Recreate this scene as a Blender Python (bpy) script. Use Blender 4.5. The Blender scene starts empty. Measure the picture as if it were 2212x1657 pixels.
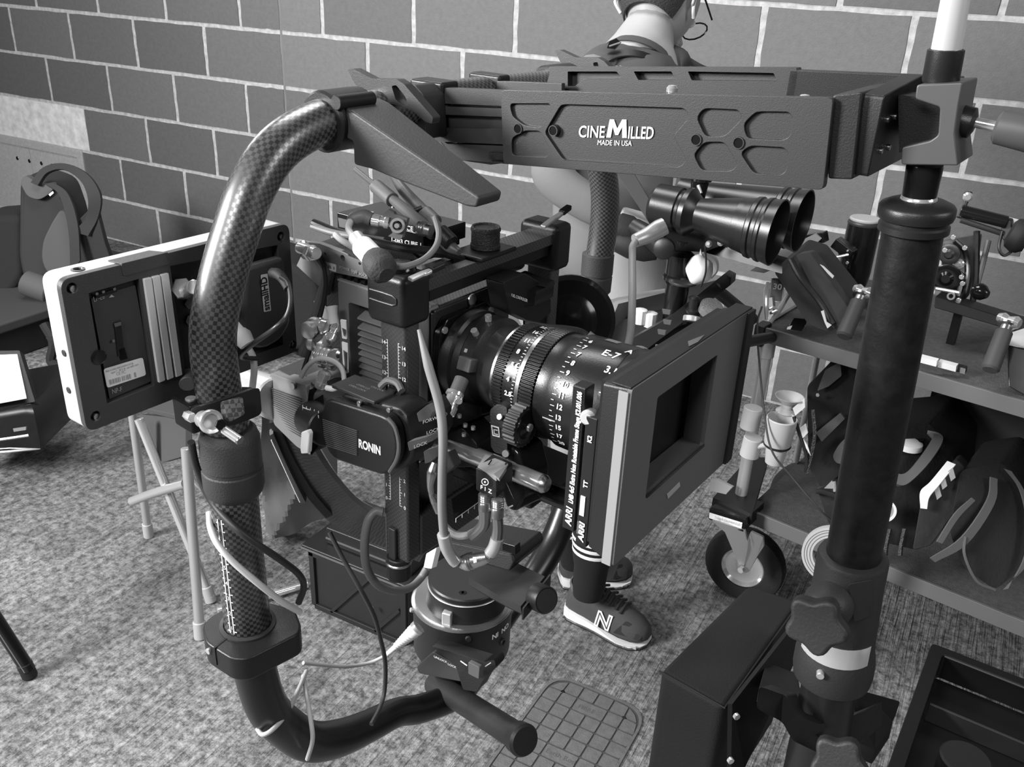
import bpy, bmesh, math, random
import numpy as np
from mathutils import Vector as V, Matrix as MX
from math import pi, sin, cos, radians
random.seed(7)
C = bpy.context.scene.collection

# ------------------------------------------------------------------ camera, world, lights, exposure
FOC = 1956.4; PITCH, YAW, ROLL = .4401, -.4844, .0453
_f = V((sin(YAW)*cos(PITCH), cos(YAW)*cos(PITCH), -sin(PITCH)))
_r0 = V((cos(YAW), -sin(YAW), 0)); _u0 = _r0.cross(_f)
_r = cos(ROLL)*_r0 + sin(ROLL)*_u0; _u = -sin(ROLL)*_r0 + cos(ROLL)*_u0
CAM = V((4.6183, -3.1203, 1.4537))
cd = bpy.data.cameras.new('camera'); cam = bpy.data.objects.new('camera', cd); C.objects.link(cam)
cd.sensor_width = 36; cd.lens = FOC*36/2212; cd.clip_start = .02
cam.matrix_world = MX(((_r.x,_u.x,-_f.x,CAM.x),(_r.y,_u.y,-_f.y,CAM.y),(_r.z,_u.z,-_f.z,CAM.z),(0,0,0,1)))
bpy.context.scene.camera = cam
vs = bpy.context.scene.view_settings
vs.view_transform = 'Standard'; vs.look = 'None'; vs.gamma = 1; vs.use_curve_mapping = False; vs.exposure = 0.0
w = bpy.data.worlds.new('world'); bpy.context.scene.world = w; w.use_nodes = True
w.node_tree.nodes['Background'].inputs[0].default_value = (.5,.5,.5,1)
w.node_tree.nodes['Background'].inputs[1].default_value = .07
def area(name, loc, to, sx, sy, power):
    l = bpy.data.lights.new(name, 'AREA'); l.shape = 'RECTANGLE'; l.size = sx; l.size_y = sy; l.energy = power
    o = bpy.data.objects.new(name, l); C.objects.link(o); o.location = loc
    o.rotation_euler = (V(to)-V(loc)).to_track_quat('-Z', 'Y').to_euler(); return o
area('daylight_opening', (1.9,-4.4,2.2), (3.9,-1.8,.9), 1.0, .9, 240)
area('work_light', (4.15,-4.7,2.75), (4.0,-1.9,1.0), 1.1, .6, 46)
area('side_light', (6.4,-2.3,2.3), (4.2,-2.3,1.0), .9, .9, 20)
area('overhead_light', (3.15,-1.5,3.3), (3.1,-.8,0), 1.4, .8, 50)
area('back_rim', (1.0,-1.0,2.4), (4.0,-2.2,1.0), .9, .9, 22)

# ------------------------------------------------------------------ frames and unprojection
def frame(deg, org):
    c, s = cos(radians(deg)), sin(radians(deg))
    return MX(((c,-s,0,org[0]),(s,c,0,org[1]),(0,0,1,org[2]),(0,0,0,1)))
RF = frame(-7.2, (4.3,-2.4,1.0))       # the rig: a along the lens, b away from the viewer, c up
WF = MX.Identity(4)
def _ray(px, py): return _r*((px-1106)/FOC) - _u*((py-828.5)/FOC) + _f
def on(F, ax, val, px, py):            # where a sight line meets the plane ax = val of a frame
    I = F.inverted(); l = I @ CAM; d = I.to_3x3() @ _ray(px, py); return l + d*((val-l[ax])/d[ax])
def R(ax, val, *p): return [on(RF, ax, val, x, y) for x, y in p]
def W(ax, val, *p): return [on(WF, ax, val, x, y) for x, y in p]
def at(F, px, py, d): return F.inverted() @ (CAM + _ray(px, py)*d)
def D(*p, F=None): return [at(F or RF, *q) for q in p]

# ------------------------------------------------------------------ materials
MATS = {}
def mat(name, v=.05, rough=.5, metal=0., bump=0., scale=60., var=0., coat=0., emit=0., trans=0.):
    if name in MATS: return MATS[name]
    m = bpy.data.materials.new(name); m.use_nodes = True; nt = m.node_tree; b = nt.nodes['Principled BSDF']
    b.inputs['Base Color'].default_value = (v,v,v,1); b.inputs['Roughness'].default_value = rough
    b.inputs['Metallic'].default_value = metal
    if coat: b.inputs['Coat Weight'].default_value = coat; b.inputs['Coat Roughness'].default_value = .12
    if trans: b.inputs['Transmission Weight'].default_value = trans
    if emit:
        b.inputs['Emission Color'].default_value = (1,1,1,1); b.inputs['Emission Strength'].default_value = emit
    if bump or var:
        tc = nt.nodes.new('ShaderNodeTexCoord'); n = nt.nodes.new('ShaderNodeTexNoise'); n.inputs['Scale'].default_value = scale
        n.inputs['Detail'].default_value = 5
        nt.links.new(tc.outputs['Object'], n.inputs['Vector'])
        if bump:
            bp = nt.nodes.new('ShaderNodeBump'); bp.inputs['Strength'].default_value = bump; bp.inputs['Distance'].default_value = .002
            nt.links.new(n.outputs['Fac'], bp.inputs['Height']); nt.links.new(bp.outputs['Normal'], b.inputs['Normal'])
        if var:
            n2 = nt.nodes.new('ShaderNodeTexNoise'); n2.inputs['Scale'].default_value = scale*.25; n2.inputs['Detail'].default_value = 6
            nt.links.new(tc.outputs['Object'], n2.inputs['Vector'])
            r = nt.nodes.new('ShaderNodeMapRange'); r.inputs['From Min'].default_value = .3; r.inputs['From Max'].default_value = .7
            r.inputs['To Min'].default_value = v*(1-var); r.inputs['To Max'].default_value = v*(1+var)
            nt.links.new(n2.outputs['Fac'], r.inputs['Value']); nt.links.new(r.outputs['Result'], b.inputs['Base Color'])
    MATS[name] = m; return m
def carbon(name, uv=True, cell=.0032, lo=.006, hi=.085, rough=.3):
    if name in MATS: return MATS[name]
    m = bpy.data.materials.new(name); m.use_nodes = True; nt = m.node_tree; b = nt.nodes['Principled BSDF']
    tc = nt.nodes.new('ShaderNodeTexCoord'); ck = nt.nodes.new('ShaderNodeTexChecker')
    ck.inputs['Scale'].default_value = 1/cell; ck.inputs['Color1'].default_value = (lo,)*3+(1,); ck.inputs['Color2'].default_value = (hi,)*3+(1,)
    nt.links.new(tc.outputs['UV' if uv else 'Object'], ck.inputs['Vector'])
    nt.links.new(ck.outputs['Color'], b.inputs['Base Color'])
    r = nt.nodes.new('ShaderNodeMapRange'); r.inputs['To Min'].default_value = rough; r.inputs['To Max'].default_value = rough+.16
    nt.links.new(ck.outputs['Fac'], r.inputs['Value']); nt.links.new(r.outputs['Result'], b.inputs['Roughness'])
    b.inputs['Specular IOR Level'].default_value = .9; b.inputs['Coat Weight'].default_value = .7; b.inputs['Coat Roughness'].default_value = .27
    MATS[name] = m; return m
BLK = mat('black_plastic', .011, .42, bump=.12, scale=900)
BLG = mat('gloss_black', .01, .16)
ANO = mat('anodised_black', .018, .38, .2, bump=.1, scale=1200)
ANG = mat('anodised_dark_grey', .05, .4, .3, bump=.1, scale=1200)
GRY = mat('grey_plastic', .11, .5, bump=.15, scale=900)
RUB = mat('black_rubber', .01, .7, bump=.25, scale=500)
CHR = mat('chrome', .8, .16, .7)
STL = mat('brushed_steel', .5, .3, 1)
ALU = mat('silver_paint', .62, .32, .5)
WHT = mat('white_print', .85, .6)
PAP = mat('white_paper', .8, .7)
LGC = mat('light_grey_cable', .42, .5)
DGC = mat('dark_cable', .03, .5)
CAR = carbon('carbon_weave')
CARO = carbon('carbon_plate', False, .0022, .02, .05, .4)

# ------------------------------------------------------------------ objects
class T:                                # a thing: an Empty at its base that parents its parts
    def __init__(s, name, label, cat, F=RF, base=(0,0,0), group=None, kind=None):
        s.o = bpy.data.objects.new(name, None); C.objects.link(s.o); s.o.empty_display_size = .05
        s.F = F; s.M = F @ MX.Translation(V(base)); s.o.matrix_world = s.M
        s.I = s.M.inverted()
        if kind: s.o['kind'] = kind
        else: s.o['label'] = label; s.o['category'] = cat
        if group: s.o['group'] = group
    def p(s, name, bm, m, par=None, label=None, kind=None, bev=0., smooth=35):
        bm.transform(s.I @ s.F)
        return mk(name, bm, m, par or s.o, label, kind, bev, smooth)
def mk(name, bm, m, par=None, label=None, kind=None, bev=0., smooth=35):
    bmesh.ops.recalc_face_normals(bm, faces=bm.faces)
    me = bpy.data.meshes.new(name); bm.to_mesh(me); bm.free()
    me.materials.append(m)
    me.polygons.foreach_set('use_smooth', [True]*len(me.polygons)); me.set_sharp_from_angle(angle=radians(smooth))
    o = bpy.data.objects.new(name, me); C.objects.link(o)
    if par is not None: o.parent = par
    if label: o['label'] = label
    if kind: o['kind'] = kind
    if bev:
        b = o.modifiers.new('bevel', 'BEVEL'); b.width = bev; b.segments = 2; b.limit_method = 'ANGLE'; b.angle_limit = radians(40); b.harden_normals = True
    return o
def solo(name, label, cat, bm, m, F=RF, base=None, group=None, bev=0., kind=None, smooth=35):
    if base is None:
        n = len(bm.verts); base = sum((v.co for v in bm.verts), V())/n; base.z = min(v.co.z for v in bm.verts)
    M = F @ MX.Translation(V(base)); bm.transform(M.inverted() @ F)
    o = mk(name, bm, m, None, None, None, bev, smooth); o.matrix_world = M
    if kind: o['kind'] = kind
    if label: o['label'] = label; o['category'] = cat
    if group: o['group'] = group
    return o
def J(*bms):                            # join bmeshes of one part
    a = bms[0]
    for b in bms[1:]:
        me = bpy.data.meshes.new('t'); b.to_mesh(me); b.free(); a.from_mesh(me); bpy.data.meshes.remove(me)
    return a
def box(c, s, rot=None):
    bm = bmesh.new(); bmesh.ops.create_cube(bm, size=1)
    bmesh.ops.scale(bm, vec=V(s), verts=bm.verts)
    if rot is not None: bmesh.ops.rotate(bm, cent=(0,0,0), matrix=rot, verts=bm.verts)
    bmesh.ops.translate(bm, vec=V(c), verts=bm.verts); return bm
def bx(x0, x1, y0, y1, z0, z1): return box(((x0+x1)/2,(y0+y1)/2,(z0+z1)/2), (abs(x1-x0),abs(y1-y0),abs(z1-z0)))
def basis(d):
    d = V(d).normalized(); a = V((0,0,1)) if abs(d.z) < .9 else V((1,0,0))
    x = a.cross(d).normalized(); return x, d.cross(x), d
def lathe(p0, d, prof, n=32, cap=True):  # prof: (distance along d, radius)
    x, y, z = basis(d); p0 = V(p0); bm = bmesh.new(); uv = bm.loops.layers.uv.new(); rings = []
    for t, r in prof:
        rings.append([bm.verts.new(p0 + z*t + (x*cos(2*pi*i/n)+y*sin(2*pi*i/n))*max(r,1e-5)) for i in range(n)])
    L = 0; rm = max(r for _, r in prof)
    for k in range(len(rings)-1):
        dl = math.hypot(prof[k+1][0]-prof[k][0], prof[k+1][1]-prof[k][1])
        for i in range(n):
            f = bm.faces.new((rings[k][i], rings[k][(i+1)%n], rings[k+1][(i+1)%n], rings[k+1][i]))
            for lp, (u_, v_) in zip(f.loops, ((i,L),(i+1,L),(i+1,L+dl),(i,L+dl))): lp[uv].uv = (u_*2*pi*rm/n, v_)
        L += dl
    if cap: bm.faces.new(rings[0][::-1]); bm.faces.new(rings[-1])
    return bm
def cyl(p0, p1, r, r1=None, n=24, e=.0):
    p0, p1 = V(p0), V(p1); L = (p1-p0).length; r1 = r if r1 is None else r1; e = min(e or r*.08, L*.3)
    return lathe(p0, p1-p0, [(0,r-e),(e,r),(L-e,r1),(L,r1-e)], n)
def hollow(p0, d, prof_out, prof_in, n=32):  # an open shell: the outer profile, then back along the inner one
    return lathe(p0, d, list(prof_out)+list(prof_in)[::-1]+[prof_out[0]], n, cap=False)
def crom(pts, sub):
    P = [V(p) for p in pts]; P = [P[0]*2-P[1]] + P + [P[-1]*2-P[-2]]; out = []
    for i in range(1, len(P)-2):
        for k in range(sub):
            t = k/sub; a, b, c, d = P[i-1], P[i], P[i+1], P[i+2]
            out.append(.5*((2*b)+(c-a)*t+(2*a-5*b+4*c-d)*t*t+(3*b-3*c+d-a)*t**3))
    out.append(P[-2]); return out
def tube(pts, r, n=12, sub=6, flat=None, cap=True):   # r: number or list per control point
    Pn = crom(pts, sub) if sub > 1 else [V(p) for p in pts]; m = len(Pn)
    if not hasattr(r, '__len__'): r = [r]*len(pts)
    rr = [float(np.interp(i/(m-1)*(len(pts)-1), range(len(pts)), r)) for i in range(m)]
    bm = bmesh.new(); uv = bm.loops.layers.uv.new(); rings = []; L = [0]
    t0 = (Pn[1]-Pn[0]).normalized(); x, y, _ = basis(t0)
    if flat is not None: x = (V(flat)-t0*V(flat).dot(t0)).normalized(); y = t0.cross(x)
    for i, p in enumerate(Pn):
        t = (Pn[min(i+1,m-1)]-Pn[max(i-1,0)]).normalized(); x = (x-t*x.dot(t)).normalized(); y = t.cross(x)
        rings.append([bm.verts.new(p+(x*cos(2*pi*k/n)+y*sin(2*pi*k/n))*rr[i]) for k in range(n)])
        if i: L.append(L[-1]+(p-Pn[i-1]).length)
    R0 = max(rr)
    for i in range(m-1):
        for k in range(n):
            f = bm.faces.new((rings[i][k], rings[i][(k+1)%n], rings[i+1][(k+1)%n], rings[i+1][k]))
            for lp, (a, b) in zip(f.loops, ((k,i),(k+1,i),(k+1,i+1),(k,i+1))): lp[uv].uv = (a*2*pi*R0/n, L[b])
    if cap: bm.faces.new(rings[0][::-1]); bm.faces.new(rings[-1])
    return bm
def prism(poly, vec, r=0., seg=3):      # planar outline pushed along vec; r rounds the outline's corners
    P = [V(p) for p in poly]
    if r: P = rnd(P, r, seg)
    bm = bmesh.new(); a = [bm.verts.new(p) for p in P]; b = [bm.verts.new(p+V(vec)) for p in P]; n = len(P)
    bm.faces.new(a); bm.faces.new(b[::-1])
    for i in range(n): bm.faces.new((a[i], b[i], b[(i+1)%n], a[(i+1)%n]))
    return bm
def rnd(P, r, seg=3):
    out = []; n = len(P)
    for i in range(n):
        p, a, b = P[i], P[i-1]-P[i], P[(i+1)%n]-P[i]; k = min(r, a.length*.45, b.length*.45)
        A, B = p+a.normalized()*k, p+b.normalized()*k
        for j in range(seg+1):
            t = j/seg; out.append(A*(1-t)**2 + p*2*t*(1-t) + B*t*t)
    return out
def plate(outer, holes, vec, r=0.):     # outline with holes, pushed along vec
    bm = bmesh.new(); loops = []
    for k, Pl in enumerate([outer]+list(holes)):
        P = [V(p) for p in Pl]
        if r: P = rnd(P, r)
        vs_ = [bm.verts.new(p) for p in P]; loops.append(vs_)
        for i in range(len(vs_)): bm.edges.new((vs_[i], vs_[(i+1)%len(vs_)]))
    bmesh.ops.triangle_fill(bm, use_beauty=True, use_dissolve=False, edges=bm.edges[:])
    top = bm.faces[:]; g = bmesh.ops.extrude_face_region(bm, geom=top)
    bmesh.ops.translate(bm, vec=V(vec), verts=[v for v in g['geom'] if isinstance(v, bmesh.types.BMVert)])
    return bm
def circ(c, x, y, r, n=16): return [V(c)+V(x)*r*cos(2*pi*i/n)+V(y)*r*sin(2*pi*i/n) for i in range(n)]
def text(s, size, org, x, y, depth=.0004, off=0., align='LEFT', shear=0., squash=1., fit=None):
    cu = bpy.data.curves.new('t', 'FONT'); cu.body = s; cu.size = size; cu.extrude = 0; cu.offset = off; cu.align_x = align
    cu.resolution_u = 3; cu.shear = shear
    o = bpy.data.objects.new('t', cu); me = o.to_mesh(); bm = bmesh.new(); bm.from_mesh(me)
    o.to_mesh_clear(); bpy.data.objects.remove(o); bpy.data.curves.remove(cu)
    x, y = V(x).normalized(), V(y).normalized(); z = x.cross(y)
    if fit:
        xs = [v.co.x for v in bm.verts]; squash = fit/(max(xs)-min(xs))
        for v in bm.verts: v.co.x -= min(xs)
    for v in bm.verts: v.co = V(org)+x*v.co.x*squash+y*v.co.y+z*depth
    return bm
def ribbon(Lp, Rp, th, sub=5):          # a strap or flat arm between two edge lines, th thick
    A_, B_ = crom(Lp, sub), crom(Rp, sub); n = min(len(A_), len(B_)); bm = bmesh.new(); uv = bm.loops.layers.uv.new(); rows = []
    for i in range(n):
        t = (A_[min(i+1,n-1)]+B_[min(i+1,n-1)]-A_[max(i-1,0)]-B_[max(i-1,0)]).normalized(); s = (B_[i]-A_[i]); nn = t.cross(s).normalized()*th*.5
        rows.append([bm.verts.new(p) for p in (A_[i]+s*.06+nn, A_[i], A_[i]+s*.06-nn, B_[i]-s*.06-nn, B_[i], B_[i]-s*.06+nn)])
    for i in range(n-1):
        for k in range(6):
            f = bm.faces.new((rows[i][k], rows[i][(k+1)%6], rows[i+1][(k+1)%6], rows[i+1][k]))
            for lp, (a, b) in zip(f.loops, ((k,i),(k+1,i),(k+1,i+1),(k,i+1))):
                lp[uv].uv = ((0,.01,.02,.07,.08,.09,.1)[a], b*.01)
    bm.faces.new(rows[0][::-1]); bm.faces.new(rows[-1]); return bm
EA, EB, EC = V((1,0,0)), V((0,1,0)), V((0,0,1))

# ------------------------------------------------------------------ setting: floor and block wall
def floor_mat():
    m = bpy.data.materials.new('brushed_concrete'); m.use_nodes = True; nt = m.node_tree; b = nt.nodes['Principled BSDF']; N = nt.nodes.new; L = nt.links.new
    g = N('ShaderNodeNewGeometry')
    def noise(sc, det, mp=None, rough=.6):
        n = N('ShaderNodeTexNoise'); n.inputs['Scale'].default_value = sc; n.inputs['Detail'].default_value = det; n.inputs['Roughness'].default_value = rough
        if mp:
            k = N('ShaderNodeMapping'); k.inputs['Scale'].default_value = mp; k.inputs['Rotation'].default_value = (0,0,radians(-4)); L(g.outputs['Position'], k.inputs[0]); L(k.outputs[0], n.inputs['Vector'])
        else: L(g.outputs['Position'], n.inputs['Vector'])
        return n.outputs['Fac']
    def rng(s, a, b_, c, d):
        r = N('ShaderNodeMapRange'); 
        for k, v in zip(('From Min','From Max','To Min','To Max'), (a,b_,c,d)): r.inputs[k].default_value = v
        L(s, r.inputs['Value']); return r.outputs['Result']
    def mul(a, b_, op='MULTIPLY'):
        r = N('ShaderNodeMath'); r.operation = op; L(a, r.inputs[0])
        if isinstance(b_, float): r.inputs[1].default_value = b_
        else: L(b_, r.inputs[1])
        return r.outputs[0]
    big = rng(noise(1.6, 4), .35, .65, .8, 1.25)
    mot = rng(noise(48, 6, None, .85), .4, .6, .32, 1.7)
    stn = rng(noise(5, 5, (1,.5,1)), .52, .66, 1., .6)
    grv = noise(70, 3, (1,.045,1)); col = mul(mul(mul(big, mot), rng(grv, .38, .58, .8, 1.08)), stn)
    col = mul(col, .165); L(col, b.inputs['Base Color'])
    b.inputs['Roughness'].default_value = .7
    bp = N('ShaderNodeBump'); bp.inputs['Strength'].default_value = .8; bp.inputs['Distance'].default_value = .003
    h = mul(rng(grv, .4, .6, 0, 1), mul(noise(120, 5), .6), 'ADD'); L(h, bp.inputs['Height']); L(bp.outputs[0], b.inputs['Normal'])
    return m
fl = bx(-3, 9, -7, .05, -.1, 0); mk('floor', fl, floor_mat(), kind='structure')
MOR = mat('mortar', .48, .85, bump=.6, scale=160, var=.25)
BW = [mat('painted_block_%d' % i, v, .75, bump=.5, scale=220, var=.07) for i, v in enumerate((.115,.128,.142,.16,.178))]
wl = mk('wall_back', bx(-3, 9, 0, .1, 0, 2.7), MOR, kind='structure')
def block_mesh(w_, h_, seed):
    rd = random.Random(seed); bm = bmesh.new(); N = 6; ring = []
    def edge(a, b): return [a.lerp(b, i/N) for i in range(N)]
    c = [V((0,0,0)), V((w_,0,0)), V((w_,0,h_)), V((0,0,h_))]
    P = sum((edge(c[i], c[(i+1)%4]) for i in range(4)), [])
    P = [p+V((rd.uniform(-.002,.002), 0, rd.uniform(-.0022,.0022))) for p in P]
    a = [bm.verts.new(p+V((0,.004,0))) for p in P]
    cx = V((w_/2,0,h_/2)); b = [bm.verts.new(cx+(p-cx)*.985+V((0,-.003,0))) for p in P]
    k = [bm.verts.new(p+V((0,.02,0))) for p in P]; n = len(P)
    bm.faces.new(b)
    for i in range(n):
        bm.faces.new((a[i],a[(i+1)%n],b[(i+1)%n],b[i])); bm.faces.new((k[i],k[(i+1)%n],a[(i+1)%n],a[i]))
    me = bpy.data.meshes.new('block'); bmesh.ops.recalc_face_normals(bm, faces=bm.faces); bm.to_mesh(me); bm.free()
    return me
BM_ = {}
J2 = .0075
for row in range(-6, 5):
    z0 = 1.125-(row+1)*.225; off = 0 if row % 2 == 0 else .5; segs = []
    k = -6
    while k < 19:
        u0, u1 = k+off, k+1+off; k += 1
        if u0 < 4 < u1: segs += [(u0,4),(4,u1)]
        else: segs.append((u0,u1))
    for u0, u1 in segs:
        if row == 2 and u1 <= 1.01 or row == 2 and u0 < 1: continue
        if row in (3,4) and u1 <= .6: continue
        x0, x1 = u0*.45+J2, u1*.45-J2
        if row in (3,4) and u0 < .6 < u1: x0 = .36
        if u0 == 4: x0 -= .003
        if u1 == 4: x1 += .003
        wd = round(x1-x0, 3); key = (wd, random.randrange(4), random.choice([0,1,1,2,2]) if u0 < 4 else random.choice([2,3,3,4]))  # zoned tones: darker left panel blocks, partly wall light falloff put into colour
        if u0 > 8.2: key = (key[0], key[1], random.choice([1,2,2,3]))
        if key not in BM_:
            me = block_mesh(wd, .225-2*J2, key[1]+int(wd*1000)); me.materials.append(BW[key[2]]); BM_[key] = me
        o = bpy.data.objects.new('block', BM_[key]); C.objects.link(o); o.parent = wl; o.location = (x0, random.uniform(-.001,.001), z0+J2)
mk('movement_joint', bx(1.794, 1.806, -.001, .01, 0, 2.7), mat('joint_sealant', .2, .6), wl)
lt = bx(-2.7, .455, -.002, .05, .457, .668)
mk('lintel', lt, mat('pale_concrete', .72, .8, bump=.5, scale=90, var=.22), wl, label='pale smooth concrete lintel')
# pale access door in the wall
dx = W(1, -.01, (160,318))[0]
t = T('access_door', 'pale grey metal access door with a row of round vent holes in the block wall', 'door', WF, (-.3,-.01,0))
PD = mat('pale_door_paint', .42, .55, bump=.1, scale=300, var=.1)
x1 = .40; zt = .452
fr = plate([V((-1.0,-.012,0)),V((x1,-.012,0)),V((x1,-.012,zt)),V((-1.0,-.012,zt))], [[V((-.96,-.012,.03)),V((x1-.045,-.012,.03)),V((x1-.045,-.012,zt-.04)),V((-.96,-.012,zt-.04))]], (0,.02,0))
t.p('frame', fr, PD, bev=.003)
hs = []
for p in W(1, -.007, (37,342),(63,348),(89,353),(112,358)): t.p('vent_hole', cyl(p, p+V((0,.004,0)), .011, n=12), BLG)
t.p('leaf', bx(-.03,x1-.05,-.006,.004,.04,zt-.046), PD)
t.p('leaf', bx(-.95,-.04,-.006,.004,.04,zt-.046), PD)
t.p('backing', bx(-.96,x1-.04,.004,.02,.03,zt-.04), BLK)
# ------------------------------------------------------------------ the ring of the gimbal
AR = -.177
t = T('ring_grip', 'large carbon tube ring of the gimbal with charcoal sleeves, standing round the camera', 'ring grip', base=(AR,.043,-.43))
up = [(-.259,.085),(-.264,.126),(-.263,.17),(-.25,.21),(-.232,.247),(-.213,.279),(-.186,.305),(-.15,.319),(-.11,.323)]
pu = [V((AR,b,c)) for b, c in up]; pu += [V((AR,.09-p.y,p.z)) for p in pu[::-1]]
pu[8:10] = [V((AR,-.11,.323)), V((AR,.04,.325)), V((AR,.2,.323))]
t.p('upper_tube', tube(pu, .0187, 40, 8), CAR)
t.p('lower_tube', tube([V((AR,-.259,.06)),V((AR,-.26,-.03)),V((AR,-.259,-.14))], .0212, 40, 4), CAR)
t.p('lower_tube', tube([V((AR,.347,.06)),V((AR,.349,-.1)),V((AR,.346,-.19))], .0178, 32, 4), ANO)
lo = [(-.258,-.14),(-.256,-.189),(-.246,-.244),(-.223,-.292),(-.195,-.333),(-.155,-.362),(-.108,-.382),(-.06,-.396),(-.02,-.416),(.045,-.43),(.11,-.416),(.15,-.396),(.2,-.378),(.245,-.362),(.285,-.333),(.313,-.292),(.336,-.244),(.346,-.185)]
rl = [.0205,.0205,.021,.0215,.022,.021,.019,.0175,.018,.018,.018,.018,.019,.02,.021,.02,.019,.0178]
t.p('bottom_bend', tube([V((AR+.02*max(0,1-abs(b-.045)/.12),b,c)) for b, c in lo], rl, 32, 5), mat('satin_black_tube', .012, .3, bump=.05, scale=600))
z0 = V((AR,-.2585,0))
t.p('sleeve', lathe(V((AR,-.258,.082)), (0,0,-1), [(0,.0205),(.002,.023),(.007,.0245),(.009,.0255),(.034,.0258),(.035,.025),(.038,.025),(.039,.0262),(.055,.0262),(.061,.0245),(.064,.0225)], 40), mat('sleeve_grey', .04, .55, bump=.3, scale=700), bev=0)
t.p('sleeve', lathe(V((AR,.347,.1)), (0,0,-1), [(0,.019),(.001,.0215),(.028,.0215),(.029,.0205),(.031,.0205),(.032,.0215),(.052,.021),(.055,.0185)], 32), MATS['sleeve_grey'])
# ruler on the lower left tube
def on_tube(ang, c, r=.0222, o=(AR,-.259)): return V((o[0]+r*cos(ang), o[1]+r*sin(ang), c))
cang = math.atan2(-.675+.259, .406-AR)
rul = bmesh.new()
for ln, da in ((0,-.62),(1,-.80)):
    p = on_tube(cang+da, -.105); rul = J(rul, box((p.x,p.y,-.06), (.0006,.0009,.125), MX.Rotation(cang+da, 3, 'Z')))
    for i in range(15):
        p = on_tube(cang+da+(.045 if ln == 0 else -.03), -.12+i*.0085); rul = J(rul, box(p, (.0005,.0026 if i%5 else .004,.0007), MX.Rotation(cang+da, 3, 'Z')))
t.p('ruler_marks', rul, WHT, kind='stuff')
num = bmesh.new()
for i, ch in enumerate(('1','2','3','4','5','6')):
    a_ = cang-.71; num = J(num, text(ch, .006, on_tube(a_, -.118+i*.017, .0224), (-sin(a_), cos(a_), 0), (0,0,1), 0, align='CENTER'))
t.p('ruler_numbers', num, WHT, kind='stuff')
# base flange at the foot of the left tube
fp = R(2, -.128, (436,1353),(450,1334),(488,1312),(580,1300),(638,1316),(651,1350),(647,1368),(536,1424),(500,1423),(445,1388))
t.p('base_clamp', J(prism(fp, (0,0,-.026), .006), ), BLK, bev=.0025)
t.p('clamp_collar', lathe(V((AR,-.259,-.1285)), (0,0,1), [(-.001,.026),(.002,.026),(.003,.0225),(.001,.0215)], 40), ANG)
sl = R(2, -.1275, (497,1372),(462,1400))
t.p('clamp_slit', prism([sl[0]+V((.001,0,0)),sl[0]-V((.001,0,0)),sl[1]-V((.001,0,0)),sl[1]+V((.001,0,0))], (0,0,-.02)), RUB)
sb = R(2, -.132, (455,1396))[0]
t.p('clamp_bolt', cyl(sb+V((0,-.004,-.004)), sb+V((0,.004,-.004)), .003), CHR)
# grip bar leaving the bottom centre
g0, g1 = at(RF,960,1490,1.19), at(RF,1135,1602,1.02)
gd = (g1-g0); GL = gd.length
t.p('grip_bar', lathe(g0-gd*.15, gd, [(0,.013),(.002,.0155),(GL*1.06,.0155),(GL*1.065,.018),(GL*1.15-.004,.019),(GL*1.15,.0165)], 32), mat('grip_black', .018, .5, bump=.15, scale=500))
# two foot arms crossing the top bar
def wedge(f1, dy):
    P_ = rnd([V(p) for p in f1], .003); bm = bmesh.new(); a = [bm.verts.new(p) for p in P_]
    c_ = [bm.verts.new(p+V((0, dy*float(np.interp(p.x, [-.169,-.08,0], [.052,.045,.027])), 0))) for p in P_]; n = len(P_)
    bm.faces.new(a); bm.faces.new(c_[::-1])
    for i in range(n): bm.faces.new((a[i], c_[i], c_[(i+1)%n], a[(i+1)%n]))
    return bm
def foot(b, dy):
    sh = V((0, b+.13, 0))
    f1 = [p+sh for p in R(1, -.13, (722,222),(748,232),(1035,427),(1029,449),(1006,446),(862,391),(803,366),(764,356),(762,305),(724,290))]
    t.p('foot_arm', wedge(f1, dy), mat('foot_grey', .05, .5, .2, bump=.12, scale=500), bev=.002)
    f2 = [p+sh+V((0,.03,0)) for p in R(1, -.1, (697,155),(708,153),(750,176),(803,177),(820,188),(884,262),(882,276),(868,272),(836,245),(795,232),(735,208),(712,186))]
    h2 = [p+sh+V((0,.03,0)) for p in R(1, -.1, (793,192),(803,190),(822,214),(829,232),(822,238),(802,222))]
    t.p('foot_lever', plate(f2, [h2], (0,dy*.01,0), .0015), ANG, bev=.001)
    t.p('foot_hub', cyl((AR,b-dy*.006,.322),(AR,b+dy*.04,.322),.0255,n=32), BLK)
    t.p('foot_pivot', cyl((AR+.02,b-dy*.008,.34),(AR+.02,b+dy*.034,.34),.006), ANO)
foot(-.13, 1); foot(.205, 1)

# ------------------------------------------------------------------ bracket that carries the ring from the stand
t = T('bridge_bracket', 'machined black double plate bracket with white lettering joining ring and stand', 'bracket', base=(.06,-.01,.28))
BP = -.012
def cr(*p): return [(1050+x/2.949, y/2.949) for x, y in p]
pk = [cr((150,660),(405,660),(412,700),(345,815),(245,800),(165,740)), cr((162,880),(245,832),(345,835),(412,960),(385,1000),(165,990)),
 cr((372,845),(478,665),(1265,690),(1295,745),(1190,865),(1278,1020),(1235,1065),(490,1018)), cr((1340,750),(1385,690),(1610,700),(1630,755),(1520,868),(1395,870)),
 cr((1320,985),(1390,905),(1520,905),(1602,1050),(1565,1088),(1370,1085)), cr((1638,790),(1720,710),(1925,712),(1952,745),(1938,865),(1895,893),(1660,882)), cr((1618,975),(1680,928),(1895,940),(1925,970),(1912,1085),(1880,1115),(1705,1105))]
outer = R(1, BP, (1081,194),(1800,211),(1778,411),(1087,354))
hol = [R(1, BP, *q) for q in pk]
t.p('front_plate', plate(outer, hol, (0,.0035,0), .004), ANG, bev=.0017)
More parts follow.
